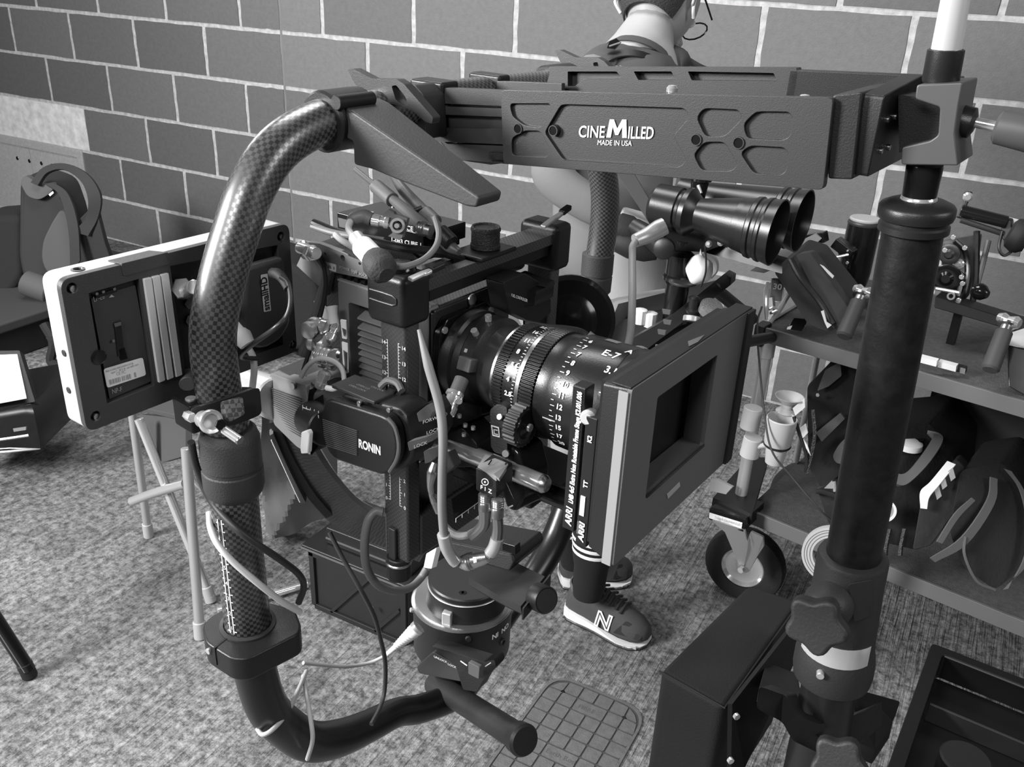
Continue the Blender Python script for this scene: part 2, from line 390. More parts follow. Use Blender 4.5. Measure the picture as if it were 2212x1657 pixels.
t.p('front_plate_web', prism([p+V((0,.0034,0)) for p in outer], (0,.004,0), .004), ANG)
for x, y in cr((205,820),(430,832),(1340,890),(1610,910)):
    p = R(1, BP, (x,y))[0]
    t.p('threaded_hole', hollow(p+V((0,-.0012,0)), (0,1,0), [(0,.0046),(.004,.005)], [(0,.0038),(.004,.0036)], 20), ANG)
    t.p('hole_bottom', cyl(p+V((0,-.0006,0)), p+V((0,.0032,0)), .0039, n=20), BLG)
o_ = R(1, BP+.0028, (1250,296),(1411,300),(1411,262)); xx = (o_[1]-o_[0]); yy = V((-xx.z*0,0,1))
wd = xx.length
t.p('lettering', text('CINE', .0135, o_[0], xx, EC, .0004, .0002, fit=wd*.36), WHT)
mo = o_[0]+xx*.385+EC*.0002; mu = xx*.275; t.p('lettering', prism([mo+mu*u_+EC*(.0146*v_)-EB*.0004 for u_, v_ in ((0,0),(.1,1),(.3,1),(.5,.5),(.7,1),(.9,1),(1,0),(.78,0),(.73,.6),(.57,.15),(.43,.15),(.27,.6),(.22,0))], (0,.0002,0)), WHT)
t.p('lettering', text('ILLED', .0135, o_[0]+xx*.675, xx, EC, .0004, .0002, fit=wd*.325), WHT)
o2 = R(1, BP+.0028, (1291,313))[0]
t.p('lettering', text('MADE IN USA', .006, o2, xx, EC, .0004, .0, fit=wd*.46), WHT)
# rear plate, cross plates, left extension
rp = R(1, .1, *cr((400,425),(1975,432),(1985,470),(1955,640),(1955,760),(390,720),(380,550),(402,480)))
rh = [R(1, .1, *cr(*q)) for q in (((520,455),(830,455),(862,492),(848,505),(620,505),(565,550),(520,550)), ((940,455),(1180,455),(1210,510),(970,510)), ((1285,455),(1830,465),(1858,518),(1310,512)))]
t.p('rear_plate', plate(rp, rh, (0,.008,0), .001), ANG, bev=.0006)
t.p('rear_plate_web', prism([p+V((0,.0085,0)) for p in rp], (0,.003,0), .001), ANG)
t.p('rear_beam', prism([V((.13,.1,.335)),V((.262,.1,.34)),V((.262,.1,.386)),V((.13,.1,.3785))], (0,.012,0)), ANO, bev=.001)
t.p('bottom_plate', prism([V((-.1,-.005,.285)),V((.2,-.005,.315)),V((.2,.1,.315)),V((-.1,.1,.285))], (0,0,.006)), ANO)
le = R(1, .0, (915,188),(1100,196),(1100,355),(985,344),(955,308),(918,300))
lh = [R(1, .0, *[(600+x/2.949, y/2.949) for x, y in q]) for q in (((1060,660),(1440,676),(1440,692),(1070,680)), ((965,745),(1000,728),(1440,745),(1440,820),(1010,815),(975,790)), ((1060,904),(1440,920),(1440,930),(1080,917)))]
t.p('extension_plate', plate(le, lh, (0,.006,0), .0012), ANG, bev=.0006)
t.p('extension_web', prism([p+V((0,.0062,0)) for p in le], (0,.003,0), .0012), ANG)
le2 = [p+V((0,.085,0)) for p in le]
t.p('extension_plate', prism(le2, (0,.006,0), .0012), ANG, bev=.0006)
cb = R(1, -.03, (834,186),(895,182),(914,204),(921,303),(903,301),(862,262))
t.p('bar_clamp', prism(cb, (0,.03,0), .003), ANG, bev=.002)
t.p('bar_clamp', bx(AR-.02,AR+.02,-.004,.022,.296,.346), ANO, bev=.003); t.p('bar_clamp', bx(AR-.02,AR+.02,.085,.105,.296,.346), ANO, bev=.003)
t.p('extension_foot', prism(R(1, .01, (950,306),(1090,352),(1060,356),(985,345)), (0,.07,0)), ANO)
for x, y in ((1452,193),(1738,214)):
    p = R(1, 0.0, (x,y))[0]; t.p('top_screw', lathe(p-V((0,0,.002)), (0,0,1), [(0,.0045),(.003,.0045),(.005,.003),(.0055,.0001)], 16), CHR)
# right end and stand block
ep = R(1, BP, (1792,207),(1856,200),(1836,391),(1782,389))
t.p('end_plate', prism([p+V((0,.006,0)) for p in ep], (0,.115,0), .002), BLK, bev=.0015)
E0 = ep[1].x
sp = [V((E0,.0,.322)),V((E0,.0,.378)),V((E0,.1,.385)),V((E0,.1,.322))]
t.p('end_cheek', prism(sp, (.014,0,0), .003), BLK, bev=.001)
for y, z in ((.02,.36),(.04,.36),(.02,.338),(.04,.338)): t.p('end_screw', cyl((E0+.0135,y,z),(E0+.0155,y,z),.0022,n=12), STL)
S0, S1 = at(RF,1971,504,.68), at(RF,1860,1108,.79); SD = (S1-S0).normalized()
def SP(py): # point of the stand's axis seen at a pixel height
    lo_, hi_ = -.5, .8
    for _ in range(40):
        m = (lo_+hi_)/2; P_ = RF @ (S0+SD*m); v = P_-CAM; y = 828.5-FOC*v.dot(_u)/v.dot(_f)
        if y < py: lo_ = m
        else: hi_ = m
    return m
def sx(py, px): # radius of the stand where its edge is px wide at that height
    P_ = RF @ (S0+SD*SP(py)); return px*.5*(P_-CAM).dot(_f)/FOC
k = V((.0,-.004,0)); 
blk = [(1980,183),(2080,178),(2070,232),(2062,290),(2070,358),(1946,356),(1948,318),(2008,305),(2026,292),(2030,232),(1976,214)]
PB = on(RF, 1, S0.y-.022, 2010, 270).y
cbk = R(1, S0.y-.024, *blk)
t.p('stand_block', prism(cbk, (0,.05,0), .002), mat('block_grey', .09, .45, .3), bev=.0015)
ib = R(1, S0.y-.006, (1940,205),(2040,215),(2032,300),(1942,330)); t.p('stand_block_core', prism(ib, (0,.03,0)), BLK)
kb = R(1, S0.y, (2062,258),(2095,262),(2145,272),(2168,277),(2240,292)); kd = (kb[4]-kb[1])
t.p('locking_screw', lathe(kb[0], kd, [(0,.011),(.012,.0105),(.014,.006)], 24), ANO)
t.p('locking_screw', cyl(kb[1], kb[3], .0036), CHR)
t.p('locking_knob', lathe(kb[2]+kd.normalized()*.002, kd, [(0,.009),(.002,.0115),(.04,.0135),(.044,.012)], 24), mat('knob_grey', .07, .5))

# ------------------------------------------------------------------ the stand
t = T('rolling_stand', 'black steel column stand carrying the bracket, scuffed, with casting and white label', 'stand', base=tuple(S0+SD*1.0))
def st(name, m, prof, n=40, **k):
    pr_ = [(SP(py), sx(py, wpx)) for py, wpx in prof]; b0 = pr_[0][0]
    return t.p(name, lathe(S0+SD*b0, SD, [(a-b0, r) for a, r in pr_], n), m, **k)
st('chrome_pin', mat('polished_pin', .85, .22, .45), [(-60,58),(0,60),(112,62)])
st('pin_collar', ANO, [(106,70),(108,76),(172,76),(178,72)])
st('spigot', BLG, [(355,74),(360,76),(425,70)])
st('spigot_ring', CHR, [(418,62),(424,72),(432,78),(436,76)])
SC = mat('scuffed_black_steel', .011, .38, .2, bump=.15, scale=300, var=.5)
st('top_cap', ANO, [(430,90),(434,120),(441,150),(447,158),(462,158),(470,152),(474,138),(480,138),(484,146),(497,146),(502,128)])
st('column', SC, [(490,126),(700,125),(900,121),(1218,113)], 48)
CAST = mat('dark_casting', .03, .55, .2, bump=.2, scale=400)
st('casting', CAST, [(1196,120),(1198,142),(1204,148),(1260,146),(1300,148),(1360,150),(1392,154),(1398,160),(1415,166),(1440,166),(1455,160),(1460,130)])
st('lower_column', mat('black_column', .012, .35), [(1450,112),(1560,118),(1800,130)])
lb = D((1738,1393,.815),(1800,1408,.80),(1871,1384,.815),(1866,1424,.83),(1800,1440,.82),(1741,1412,.83))
P1 = S0+SD*SP(1402); rr = sx(1402,168); 
def ringpatch(py0, py1, r0, a0, a1, n=12):
    x, y, z = basis(SD); bm = bmesh.new(); rows = []
    for i in range(n+1):
        a = a0+(a1-a0)*i/n; d = x*cos(a)+y*sin(a)
        rows.append((bm.verts.new(S0+SD*SP(py0)+d*r0), bm.verts.new(S0+SD*SP(py1)+d*r0)))
    for i in range(n): bm.faces.new((rows[i][0],rows[i+1][0],rows[i+1][1],rows[i][1]))
    g = bmesh.ops.extrude_face_region(bm, geom=bm.faces[:]); 
    return bm
x_, y_, z_ = basis(SD); cv = (RF.inverted()@CAM)-P1; ac = math.atan2(cv.dot(y_), cv.dot(x_))
t.p('white_label', ringpatch(1350, 1392, sx(1380,157), ac-1.0, ac+1.1), PAP)
# wing knob on the casting
kc = at(RF, 1778, 1325, .765); kt = at(RF, 1756, 1362, .735); kd = (kt-kc).normalized()
x2, y2, z2 = basis(kd)
t.p('knob_boss', lathe(kc-kd*.02, kd, [(0,.021),(.012,.02),(.02,.016),(.024,.011)], 28), CAST)
lobes = [kc+kd*.014+(x2*cos(a)+y2*sin(a))*(.0235+.003*cos(5*a)) for a in [2*pi*i/40 for i in range(40)]]
t.p('wing_knob', prism(lobes, kd*.016), CAST, bev=.004)
t.p('casting_rib', prism(D((1832,1262,.775),(1886,1252,.785),(1882,1330,.80),(1845,1345,.79)), (0,.012,-.004), .003), CAST, bev=.002)
p = at(RF,1772,1452,.835); t.p('rivet', cyl(p, p+V((.002,-.006,0)), .0035), CHR)
# lower clamp plates
t.p('clamp_plate', prism(D((1640,1482,.88),(1700,1503,.86),(1716,1545,.85),(1770,1565,.86),(1845,1545,.9),(1890,1520,.95),(1890,1570,.95),(1848,1610,.9),(1770,1628,.86),(1712,1600,.85),(1690,1560,.86),(1634,1530,.88)), (.004,.02,-.01), .004), ANO, bev=.002)
t.p('clamp_plate', prism(D((1655,1430,1.0),(1722,1455,.98),(1735,1520,.95),(1700,1500,.93),(1640,1485,.92)), (0,0,-.02), .003), BLK, bev=.002)
t.p('clamp_arm', prism(D((1846,1500,.98),(1892,1518,.98),(1930,1560,1.0),(1890,1620,.98),(1846,1600,.93)), (0,.01,-.03), .003), BLK, bev=.002)
kc2 = at(RF,1815,1640,.84); kd2 = V((.1,-.8,.35)).normalized(); x3, y3, _ = basis(kd2)
t.p('wing_knob', prism([kc2+(x3*cos(a)+y3*sin(a))*(.0235+.003*cos(5*a)) for a in [2*pi*i/40 for i in range(40)]], kd2*.018), CAST, bev=.004)
# counterweight case hung on the stand
cw = -.255
t = T('counterweight_case', 'large rounded black fabric weight case hanging beside the stand column', 'case', base=(.13,.14,-.46))
tp = R(2, cw, (1616,1261),(1730,1298),(1565,1530),(1424,1450))
t.p('body', prism(tp, (0,0,-.2), .012, 5), mat('case_fabric', .008, .8, bump=.4, scale=700), bev=.012)
t.p('seam', tube([p+V((0,0,.0003)) for p in (tp[3], tp[2], tp[1])], .0012, 6, 1), RUB)
t.p('side_plate', prism(D((1572,1520,.93),(1722,1330,1.04),(1722,1400,1.04),(1600,1657,.96),(1570,1657,.95)), (.004,.002,0)), BLK)
for x, y in ((1589,1545),(1576,1640)):
    p = at(RF,x,y,.925); t.p('snap', cyl(p, p+V((.003,-.002,0)), .0035), CHR)
# ------------------------------------------------------------------ camera cage (tilt frame) and its clamps
A0, A1 = -.087, -.053; BN = -.166
t = T('camera_cage', 'carbon post frame with white rulers boxed around the cinema camera', 'camera frame', base=(-.07,-.05,-.09))
nb = [on(RF,1,BN,820,700), on(RF,1,BN,835,1205)]
A0 = nb[0].x; A1 = on(RF,1,BN,876,720).x; ZB = on(RF,1,BN,850,1205).z
t.p('post', bx(A0, A1, BN, BN+.018, ZB, .2), CARO, bev=.003)
t.p('post', bx(A0, A1, .046, .064, -.08, .2), CARO, bev=.003)
t.p('bottom_bar', bx(A0, A1, BN+.018, .05, ZB-.002, ZB+.045), CARO, bev=.003)
t.p('post_channel', bx(A0+.008, A1-.012, BN-.004, BN, ZB-.02, ZB+.035), ANG, bev=.0015)
t.p('post_foot', cyl((A0+.014,BN+.004,ZB-.022),(A0+.014,BN+.004,ZB+.002), .0115), ANO)
t.p('post_foot_ring', cyl((A0+.014,BN+.004,ZB-.006),(A0+.014,BN+.004,ZB-.003), .0125), STL)
# top bar with a slot
ZT = .214
tb = [V((A0+.004,BN+.012,ZT)),V((A1+.004,BN+.012,ZT)),V((A1+.004,.05,ZT)),V((A0+.004,.05,ZT))]
sl_ = R(2, ZT, (900,603),(1010,552),(1030,545),(1022,560),(955,592))
sl = [V((A0+.012,BN+.034,ZT)),V((A1-.008,BN+.034,ZT)),V((A1-.008,-.085,ZT)),V((A0+.012,-.085,ZT))]
t.p('top_bar', plate(tb, [sl], (0,0,-.01), .001), CARO, bev=.001)
t.p('top_bar_web', bx(A0+.006, A1, BN+.03, .045, ZT-.022, ZT-.0105), ANO, bev=.001)
kn = on(RF, 2, ZT, 1048, 545)
t.p('knob_base', bx(kn.x-.018, kn.x+.018, kn.y-.028, kn.y+.024, ZT, ZT+.004), ANO, bev=.0015)
t.p('thumb_knob', lathe(kn+V((0,0,.004)), (0,0,1), [(0,.012),(.001,.0135),(.004,.0135),(.0045,.0128),(.016,.0128),(.0165,.0135),(.018,.0135),(.02,.0125),(.0195,.011),(.0185,.0105)], 48), mat('knurled_knob', .05, .35, .5, bump=1., scale=900))
cbk = [on(RF,1,BN-.006,*p) for p in ((812,600),(817,690),(835,703),(876,699),(903,640),(903,612),(880,603))]
t.p('corner_clamp', bx(A0-.008, A1+.006, BN-.008, BN+.026, .178, .222), BLK, bev=.006)
t.p('corner_clamp_recess', tube([V((A0-.002,BN-.0085,.206)),V((A1-.006,BN-.0085,.206)),V((A1-.002,BN-.0085,.202)),V((A1-.006,BN-.0085,.198)),V((A0-.002,BN-.0085,.198))], .0007, 6, 2), ANG)
t.p('corner_clamp_cap', lathe(V((A0+.014,BN+.01,.221)), (0,0,1), [(0,.014),(.003,.0135),(.006,.011),(.0065,.004)], 24), BLG)
t.p('corner_clamp', bx(A0-.008, A1+.008, .04, .07, .175, .222), BLK, bev=.006)
def lever(p0, p1, w0, tip):
    d = (p1-p0); x = d.normalized(); s = x.cross(EC).normalized()
    lv = t.p('clamp_lever', prism([p0-s*w0, p0+s*w0, p0+d*.6+s*w0*.8, p0+d*.7+s*w0*1.2, p1+s*w0, p1-s*w0*.6, p0+d*.65-s*w0], (0,0,.003)), ALU, bev=.001)
    t.p('lever_tip', prism([p1-s*w0*1.1-V((0,0,.0005)), p1+s*w0*1.2-V((0,0,.0005)), p1+x*.012+s*w0*1.1-V((0,0,.0005)), p1+x*.012-s*w0-V((0,0,.0005))], (0,0,.0045)), BLK, bev=.001)
q0, q1 = D((885,607,.70),(930,596,.71)); lever(V((q0.x,q0.y,.2235)), V((q1.x,q1.y,.228)), .0035, 0)
q0, q1 = D((1172,494,.80),(1212,464,.815)); lever(q0, q1, .003, 0)
# rulers on the post
rul = bmesh.new(); num = bmesh.new()
def ruler(x, z_lo, z_hi, start, up, side):
    global rul, num
    rul = J(rul, bx(x-.00025, x+.00025, BN-.0004, BN-.0001, z_lo, z_hi))
    n = int((z_hi-z_lo)/.0028)
    for i in range(n+1):
        z = z_lo+i*.0028; L = .0026 if i%5 == 0 else .0013; rul = J(rul, bx(x, x+L*side, BN-.0004, BN-.0001, z-.00022, z+.00022))
        if i%5 == 0: num = J(num, text(str(start+i//5*up), .0048, (x+.0058*side+(.0 if side > 0 else .001), BN-.0003, z-.0017), (1,0,0), (0,0,1), 0, .0001, align='CENTER'))
zr = on(RF,1,BN,870,1095).z
ruler(on(RF,1,BN,868,1095).x-.002, zr, zr+.03, 0, 1, 1); ruler(A0+.009, zr+.002, zr+.03, 0, 1, -1)
zr = on(RF,1,BN,868,850).z
ruler(on(RF,1,BN,864,850).x-.001, zr, zr+.045, 11, 1, 1); ruler(A0+.009, zr, zr+.045, 11, 1, -1)
t.p('ruler_marks', rul, WHT, kind='stuff'); t.p('ruler_numbers', num, WHT, kind='stuff')

# ------------------------------------------------------------------ tilt motor on the near post
BMF = -.205
t = T('tilt_motor', 'black ribbed motor housing with white RONIN lettering on the near carbon post', 'motor', base=(-.075,-.19,.04))
face = R(1, BMF, (700,868),(712,862),(822,897),(838,905),(852,925),(858,960),(856,990),(842,1018),(826,1028),(800,1020),(720,993),(705,975),(693,930),(692,890))
t.p('housing', prism([p+V((0,.0,0)) for p in face], (0,.012,0), .004), BLK, bev=.003)
f2 = [V((p.x,p.y+.0125,p.z)) for p in R(1, BMF, (712,860),(840,893),(862,920),(872,965),(868,1000),(845,1030),(800,1028),(716,998),(700,960))]
t.p('housing_rear', prism(f2, (0,.03,0), .005), mat('black_plastic2', .02, .45, bump=.15, scale=800), bev=.003)
t.p('cover_rim', tube([p+V((0,.001,0)) for p in R(1, BMF, (836,904),(852,925),(860,960),(856,992),(840,1020))], .0018, 8, 4), mat('rim_satin', .1, .3))
g = bmesh.new()
c0 = R(1, BMF-.0006, (698,905),(772,930),(772,982),(702,960))
for i in range(14):
    a = c0[0].lerp(c0[3], i/13); b = c0[1].lerp(c0[2], i/13)
    g = J(g, prism([a, b, b-V((0,0,.0006)), a-V((0,0,.0006))], (0,-.0008,0)))
t.p('rib', g, mat('rib_grey', .09, .4), kind='stuff')
o_ = R(1, BMF-.0003, (775,966),(822,983)); u_ = o_[1]-o_[0]
t.p('lettering', text('RONIN', .0112, o_[0], u_, EC, 0, .0004, fit=u_.length), WHT)
for x, y in ((850,908),(778,870),(842,885)):
    p = on(RF,1,BMF+.006,x,y); t.p('screw', cyl(p-V((0,.002,0)), p+V((0,.002,0)), .0022, n=12), STL)
tc_ = on(RF,1,BMF+.02,790,870)
t.p('top_hatch', bx(tc_.x-.028, tc_.x+.022, BMF+.008, BMF+.036, face[2].z+.001, face[2].z+.0045), mat('hatch_grey', .035, .5), bev=.001)
for i, (w_, dx) in enumerate(((.016,.012),(.012,0),(.017,-.004))):
    t.p('fine_print', text('OPEN LOCK'[:5+i*2] if i else 'UNLOCK', .0035, (tc_.x-.012+dx, BMF+.026-i*.005, face[2].z+.0047), (1,0,0), (0,1,0), 0), mat('grey_print', .35, .6))
t.p('lock_loop', hollow(on(RF,1,BN-.004,850,838), (.3,-1,.2), [(0,.0095),(.004,.0095)], [(0,.0055),(.004,.0055)], 20), ANO)
t.p('cable_hook', tube(D((822,835,.74),(838,822,.735),(858,828,.73),(868,845,.725)), .003, 8), GRY)
# lock block on the right of the motor
lk = D((878,898,.715),(925,868,.72),(941,895,.725),(945,935,.73),(930,960,.73),(886,945,.715))
t.p('lock_block', prism(lk, (0,.02,0), .001), BLK, bev=.002)
t.p('lock_tab', prism(D((880,955,.708),(918,945,.712),(934,938,.715),(936,952,.715),(912,962,.712),(884,975,.708)), (0,.008,0), .001), GRY, bev=.001)
t.p('lock_tab', prism(D((900,893,.71),(924,874,.714),(934,890,.715),(928,905,.714),(905,912,.71)), (0,.006,0), .001), GRY, bev=.001)
for (x, y, s_) in ((912,915,'FORWARD'),(920,938,'LOCK'),(893,968,'LOCK')):
    a_, b_ = D((x,y,.7065),(x+20,y-7,.7085)); t.p('fine_print', text(s_, .0042, a_, b_-a_, EC, .001), WHT)
t.p('lock_hook', prism(D((915,975,.715),(945,965,.72),(948,982,.72),(930,998,.716),(918,1002,.713)), (0,.006,0), .001), GRY, bev=.001)

# ------------------------------------------------------------------ roll arm, roll motor, pan arm, pan motor
t = T('roll_arm', 'silver grey ribbed arm and curved carbon yoke behind the motor', 'gimbal arm', base=(-.2,-.1,-.15))
n0, n1 = D((676,905,.815),(706,925,.78))
t.p('arm_neck', cyl(n0+(n0-n1)*.1, n1, .0165), ANO)
nk = bmesh.new(); d_ = (n1-n0).normalized()
for k in (0, 1):
    a_, b_ = D((654,880+k*10,.80),(688,893+k*9,.775)); nk = J(nk, tube([a_, b_], .0004, 5, 1))
    for i in range(5): q_ = a_.lerp(b_, i/4); nk = J(nk, tube([q_-V((0,0,.0022)), q_+V((0,0,.0022))], .0004, 5, 1))
t.p('ruler_marks', nk, WHT)
hs = [D((583,806,.90),(668,838,.82),(672,850,.815),(655,880,.81),(668,960,.82),(585,920,.90),(580,880,.905))][0]
t.p('roll_housing', prism(D((583,806,.90),(660,834,.825),(664,860,.82),(664,940,.83),(672,985,.83),(640,965,.85),(592,918,.90),(580,870,.905)), (-.0,.05,0), .004), mat('housing_grey', .16, .45, .2), bev=.004)
g = bmesh.new(); u0, u1, u2, u3 = D((585,838,.897),(652,862,.825),(662,950,.828),(596,910,.897))
for i in range(17):
    a = u0.lerp(u3, i/16); b = u1.lerp(u2, i/16); g = J(g, tube([a+V((0,-.0005,0)), b+V((0,-.0005,0))], .0007, 4, 1))
t.p('rib', g, ANG, kind='stuff')
t.p('housing_cover', prism(D((600,797,.905),(612,793,.91),(660,806,.87),(690,822,.85),(698,838,.835),(672,838,.825)), (0,.03,.0)), BLK, bev=.002)
t.p('housing_mouth', prism(D((668,842,.818),(697,832,.84),(700,880,.83),(690,960,.83),(672,985,.828),(660,900,.816)), (-.01,.01,0), .002), BLG)
p = at(RF,636,832,.845); t.p('screw', cyl(p-V((0,.003,0)), p+V((0,.001,0)), .0035, n=16), STL)
t.p('arm_tube', cyl(at(RF,530,838,.97), at(RF,600,862,.9), .022), ALU)
yl = D((583,905,.93),(615,985,.95),(655,1062,.985),(700,1116,1.02),(760,1155,1.05),(835,1186,1.07),(900,1212,1.09))
yr = D((668,925,.93),(700,985,.95),(735,1035,.985),(775,1078,1.02),(815,1100,1.05),(870,1125,1.07),(935,1160,1.09))
t.p('yoke', ribbon(yl, yr, .014), carbon('yoke_carbon', True, .0025, .08, .14, .25))
t.p('yoke_rail', ribbon(D((583,905,.925),(615,980,.945),(660,1062,.98),(700,1106,1.01)), D((602,900,.925),(635,975,.945),(676,1052,.98),(716,1098,1.01)), .02), ANG)
t.p('yoke_rail', ribbon(D((582,935,.92),(612,1000,.94),(650,1080,.97)), D((590,930,.92),(622,998,.94),(662,1078,.97)), .012), GRY)
t.p('rail_scale', tube(D((586,950,.915),(618,1020,.93),(648,1085,.96)), .0006, 5), WHT)
p_ = at(RF,657,965,.86)
t.p('white_tag', prism(D((650,934,.765),(664,930,.765),(668,938,.765),(665,980,.77),(650,981,.77),(648,972,.77)), (0,.005,0), .001), PAP, bev=.001)

t = T('pan_motor', 'round black pan motor base with mirrored white lettering and a bright rim', 'motor', base=(AR,.07,-.42))
PC = V((AR,.07,0)); CAMf = (RF.inverted()@CAM)-V((AR,.07,-.3))
t.p('body', lathe(PC+V((0,0,-.395)), EC, [(-.02,.036),(-.016,.042),(.0,.05),(.012,.06),(.02,.0635),(.09,.0645),(.0905,.064)], 64), BLK)
t.p('rim', lathe(PC+V((0,0,-.3045)), EC, [(0,.0645),(.001,.0665),(.002,.0665),(.004,.063),(.0045,.06)], 64), mat('rim_bright', .45, .25, .9))
t.p('upper_disc', lathe(PC+V((.006,0,-.302)), EC, [(0,.06),(.002,.052),(.012,.05),(.026,.05),(.028,.0495),(.03,.048)], 64), ANO)
t.p('disc_line', lathe(PC+V((.006,0,-.274)), EC, [(0,.0497),(.0004,.0503),(.0012,.0497)], 64), ALU)
ft = math.atan2(CAMf.y, CAMf.x)
def pm(ang, r, z): return PC+V((r*cos(ft+ang), r*sin(ft+ang), z))
p = on(RF,1,pm(-.35,.055,0).y,968,1282)
t.p('latch', box(pm(-.35,.053,-.293), (.012,.012,.02), MX.Rotation(ft-.35, 3, 'Z')), ALU, bev=.0015)
t.p('latch', box(pm(-.35,.058,-.304), (.008,.013,.008), MX.Rotation(ft-.35, 3, 'Z')), STL, bev=.001)
t.p('rim_screw', lathe(pm(.12,.0655,-.312), (cos(ft+.12),sin(ft+.12),0), [(0,.004),(.003,.0035)], 16), ANG)
t.p('rim_screw', cyl(pm(-1.25,.064,-.306), pm(-1.25,.07,-.304), .003), CHR)
t.p('port_socket', hollow(pm(.22,.060,-.35), (cos(ft+.22),sin(ft+.22),0), [(0,.007),(.006,.007)], [(0,.005),(.006,.005)], 20), STL)
t.p('port_pin', cyl(pm(.22,.058,-.35), pm(.22,.065,-.35), .0032), ALU)
t.p('port_socket', hollow(pm(.95,.060,-.342), (cos(ft+.95),sin(ft+.95),0), [(0,.005),(.006,.005)], [(0,.0035),(.006,.0035)], 20), ANG)
mir = bmesh.new()
for i, ch in enumerate('NINOR'[:4]):        # the lettering reads upside down and mirrored round the drum
    an = .62+i*.13; d = V((cos(ft+an), sin(ft+an), 0)); mir = J(mir, text(ch, .0105, pm(an,.0648,-.325), (-d.y, d.x, 0), EC, 0, .0003))
t.p('lettering', mir, WHT)
t.p('lettering', text('0', .007, pm(1.12,.0635,-.36), (-sin(ft+1.12), cos(ft+1.12), 0), EC, 0), WHT)
t.p('arrow_mark', prism([pm(-.55,.0635,-.352),pm(-.42,.0635,-.352),pm(-.485,.0635,-.362)], V((cos(ft-.5),sin(ft-.5),0))*.001), ANG)
t.p('base_shoe', prism(D((935,1408,1.12),(1020,1455,1.10),(1035,1480,1.10),(905,1455,1.13),(900,1440,1.135)), (0,.012,0), .003), mat('shoe_grey', .035, .5), bev=.003)
t.p('base_bracket', prism(D((932,1395,1.12),(1045,1430,1.09),(1068,1425,1.10),(1072,1440,1.10),(1045,1468,1.09),(1030,1495,1.09),(1000,1490,1.1),(985,1440,1.105)), (0,.018,0), .003), BLK, bev=.002)
t.p('base_lever', prism(D((1011,1430,1.075),(1036,1442,1.07),(1034,1468,1.075),(1011,1456,1.08)), (0,.006,0), .002), GRY, bev=.001)
for x, y, s_ in ((938,1419,'UNLOCK'),(968,1435,'LOCK')):
    a_, b_ = D((x,y,1.09),(x+20,y+9,1.085)); t.p('fine_print', text(s_, .0045, a_, b_-a_, EC, .001), WHT)
t.p('base_mark', tube(D((995,1428,1.09),(1009,1438,1.085)), .0007, 5, 1), WHT); t.p('base_mark', tube(D((1048,1440,1.08),(1060,1432,1.085)), .0007, 5, 1), WHT)
t.p('top_plate', lathe(PC+V((.006,0,-.2725)), EC, [(0,.048),(.002,.0495),(.007,.0495),(.009,.048),(.0092,.03)], 64), ANO)
for dx in (0,.011): t.p('top_hole', cyl(pm(-.05+dx*8,.038,-.2635), pm(-.05+dx*8,.038,-.2628), .0035, n=16), BLG)
t.p('top_tray', prism(D((945,1165,1.06),(1105,1198,1.02),(1112,1215,1.02),(1100,1235,1.02),(945,1190,1.06)), (0,.06,0), .003), BLK, bev=.002)
t.p('tray_tab', prism(D((1085,1172,1.03),(1113,1180,1.02),(1113,1200,1.02),(1085,1190,1.03)), (0,.01,0), .001), BLG, bev=.001)
xl = D((1012,1262,1.06),(1070,1297,1.01),(1127,1326,.96)); xr = D((1088,1206,1.10),(1136,1228,1.05),(1186,1252,1.0))
t.p('side_arm', ribbon(xl, xr, .014), mat('arm_satin', .022, .25, bump=.05, scale=900))
t.p('side_arm_end', prism([xl[2]+V((0,0,-.008)), xr[2]+V((0,0,-.008)), xr[2]+V((0,0,.008)), xl[2]+V((0,0,.008))], (xl[2]-xl[1]).normalized()*.004), BLK, bev=.001)
k0, k1 = D((1160,1288,.975),(1186,1300,.955)); kd = (k1-k0)
t.p('arm_knob', lathe(k0, kd, [(0,.012),(.001,.0152),(.017,.0152),(.019,.014),(.0185,.012),(.018,.011)], 32), BLK)
t.p('knob_ring', lathe(k0+kd.normalized()*.0185, kd, [(0,.0128),(.0006,.0128)], 32), ANG)

# ------------------------------------------------------------------ the cinema camera
BS = -.118; AF = -.075
t = T('cinema_camera', 'boxy carbon and aluminium cinema camera with finned vent and audio socket', 'camera', base=(-.13,-.06,.03))
CT = on(RF,1,BS,735,612).z+.002; AB = on(RF,1,BS,733,700).x
t.p('body', bx(AB+.001, AF, BS+.016, .0, .03, CT-.002), CARO, bev=.003)
t.p('vent_frame', plate([V((AB,BS,.035)),V((AF,BS,.035)),V((AF,BS,CT)),V((AB,BS,CT))], [[V((AB+.013,BS,.045)),V((AF-.012,BS,.045)),V((AF-.012,BS,CT-.018)),V((AB+.013,BS,CT-.018))]], (0,.015,0), .004), mat('frame_alu', .32, .4, .4, bump=.1, scale=500), bev=.001)
t.p('vent_back', bx(AB+.01, AF-.008, BS+.0142, BS+.0155, .04, CT-.012), mat('vent_dark', .05, .5))
zs = CT-.028; i = 0
while zs > .045:
    t.p('fin', prism([V((AB+.021,BS+.014,zs)),V((AF-.012,BS+.014,zs)),V((AF-.012,BS+.003,zs-.004)),V((AB+.021,BS+.003,zs-.004))], (0,0,-.0016)), mat('fin_alu', .4, .45, .4)); zs -= .0066
    if i == 0: zs -= .003
    i += 1
t.p('top_edge', bx(AB, AF-.0, BS, BS+.004, CT, CT+.0015), ALU)
for i in range(9): t.p('top_tooth', bx(AB+.006+i*.009, AB+.011+i*.009, BS+.006, BS+.016, CT-.002, CT+.004), BLK)
t.p('front_plate', bx(AF, AF+.004, BS+.004, -.002, .03, CT-.002), carbon('front_carbon', False, .0016, .012, .03, .35), bev=.002)
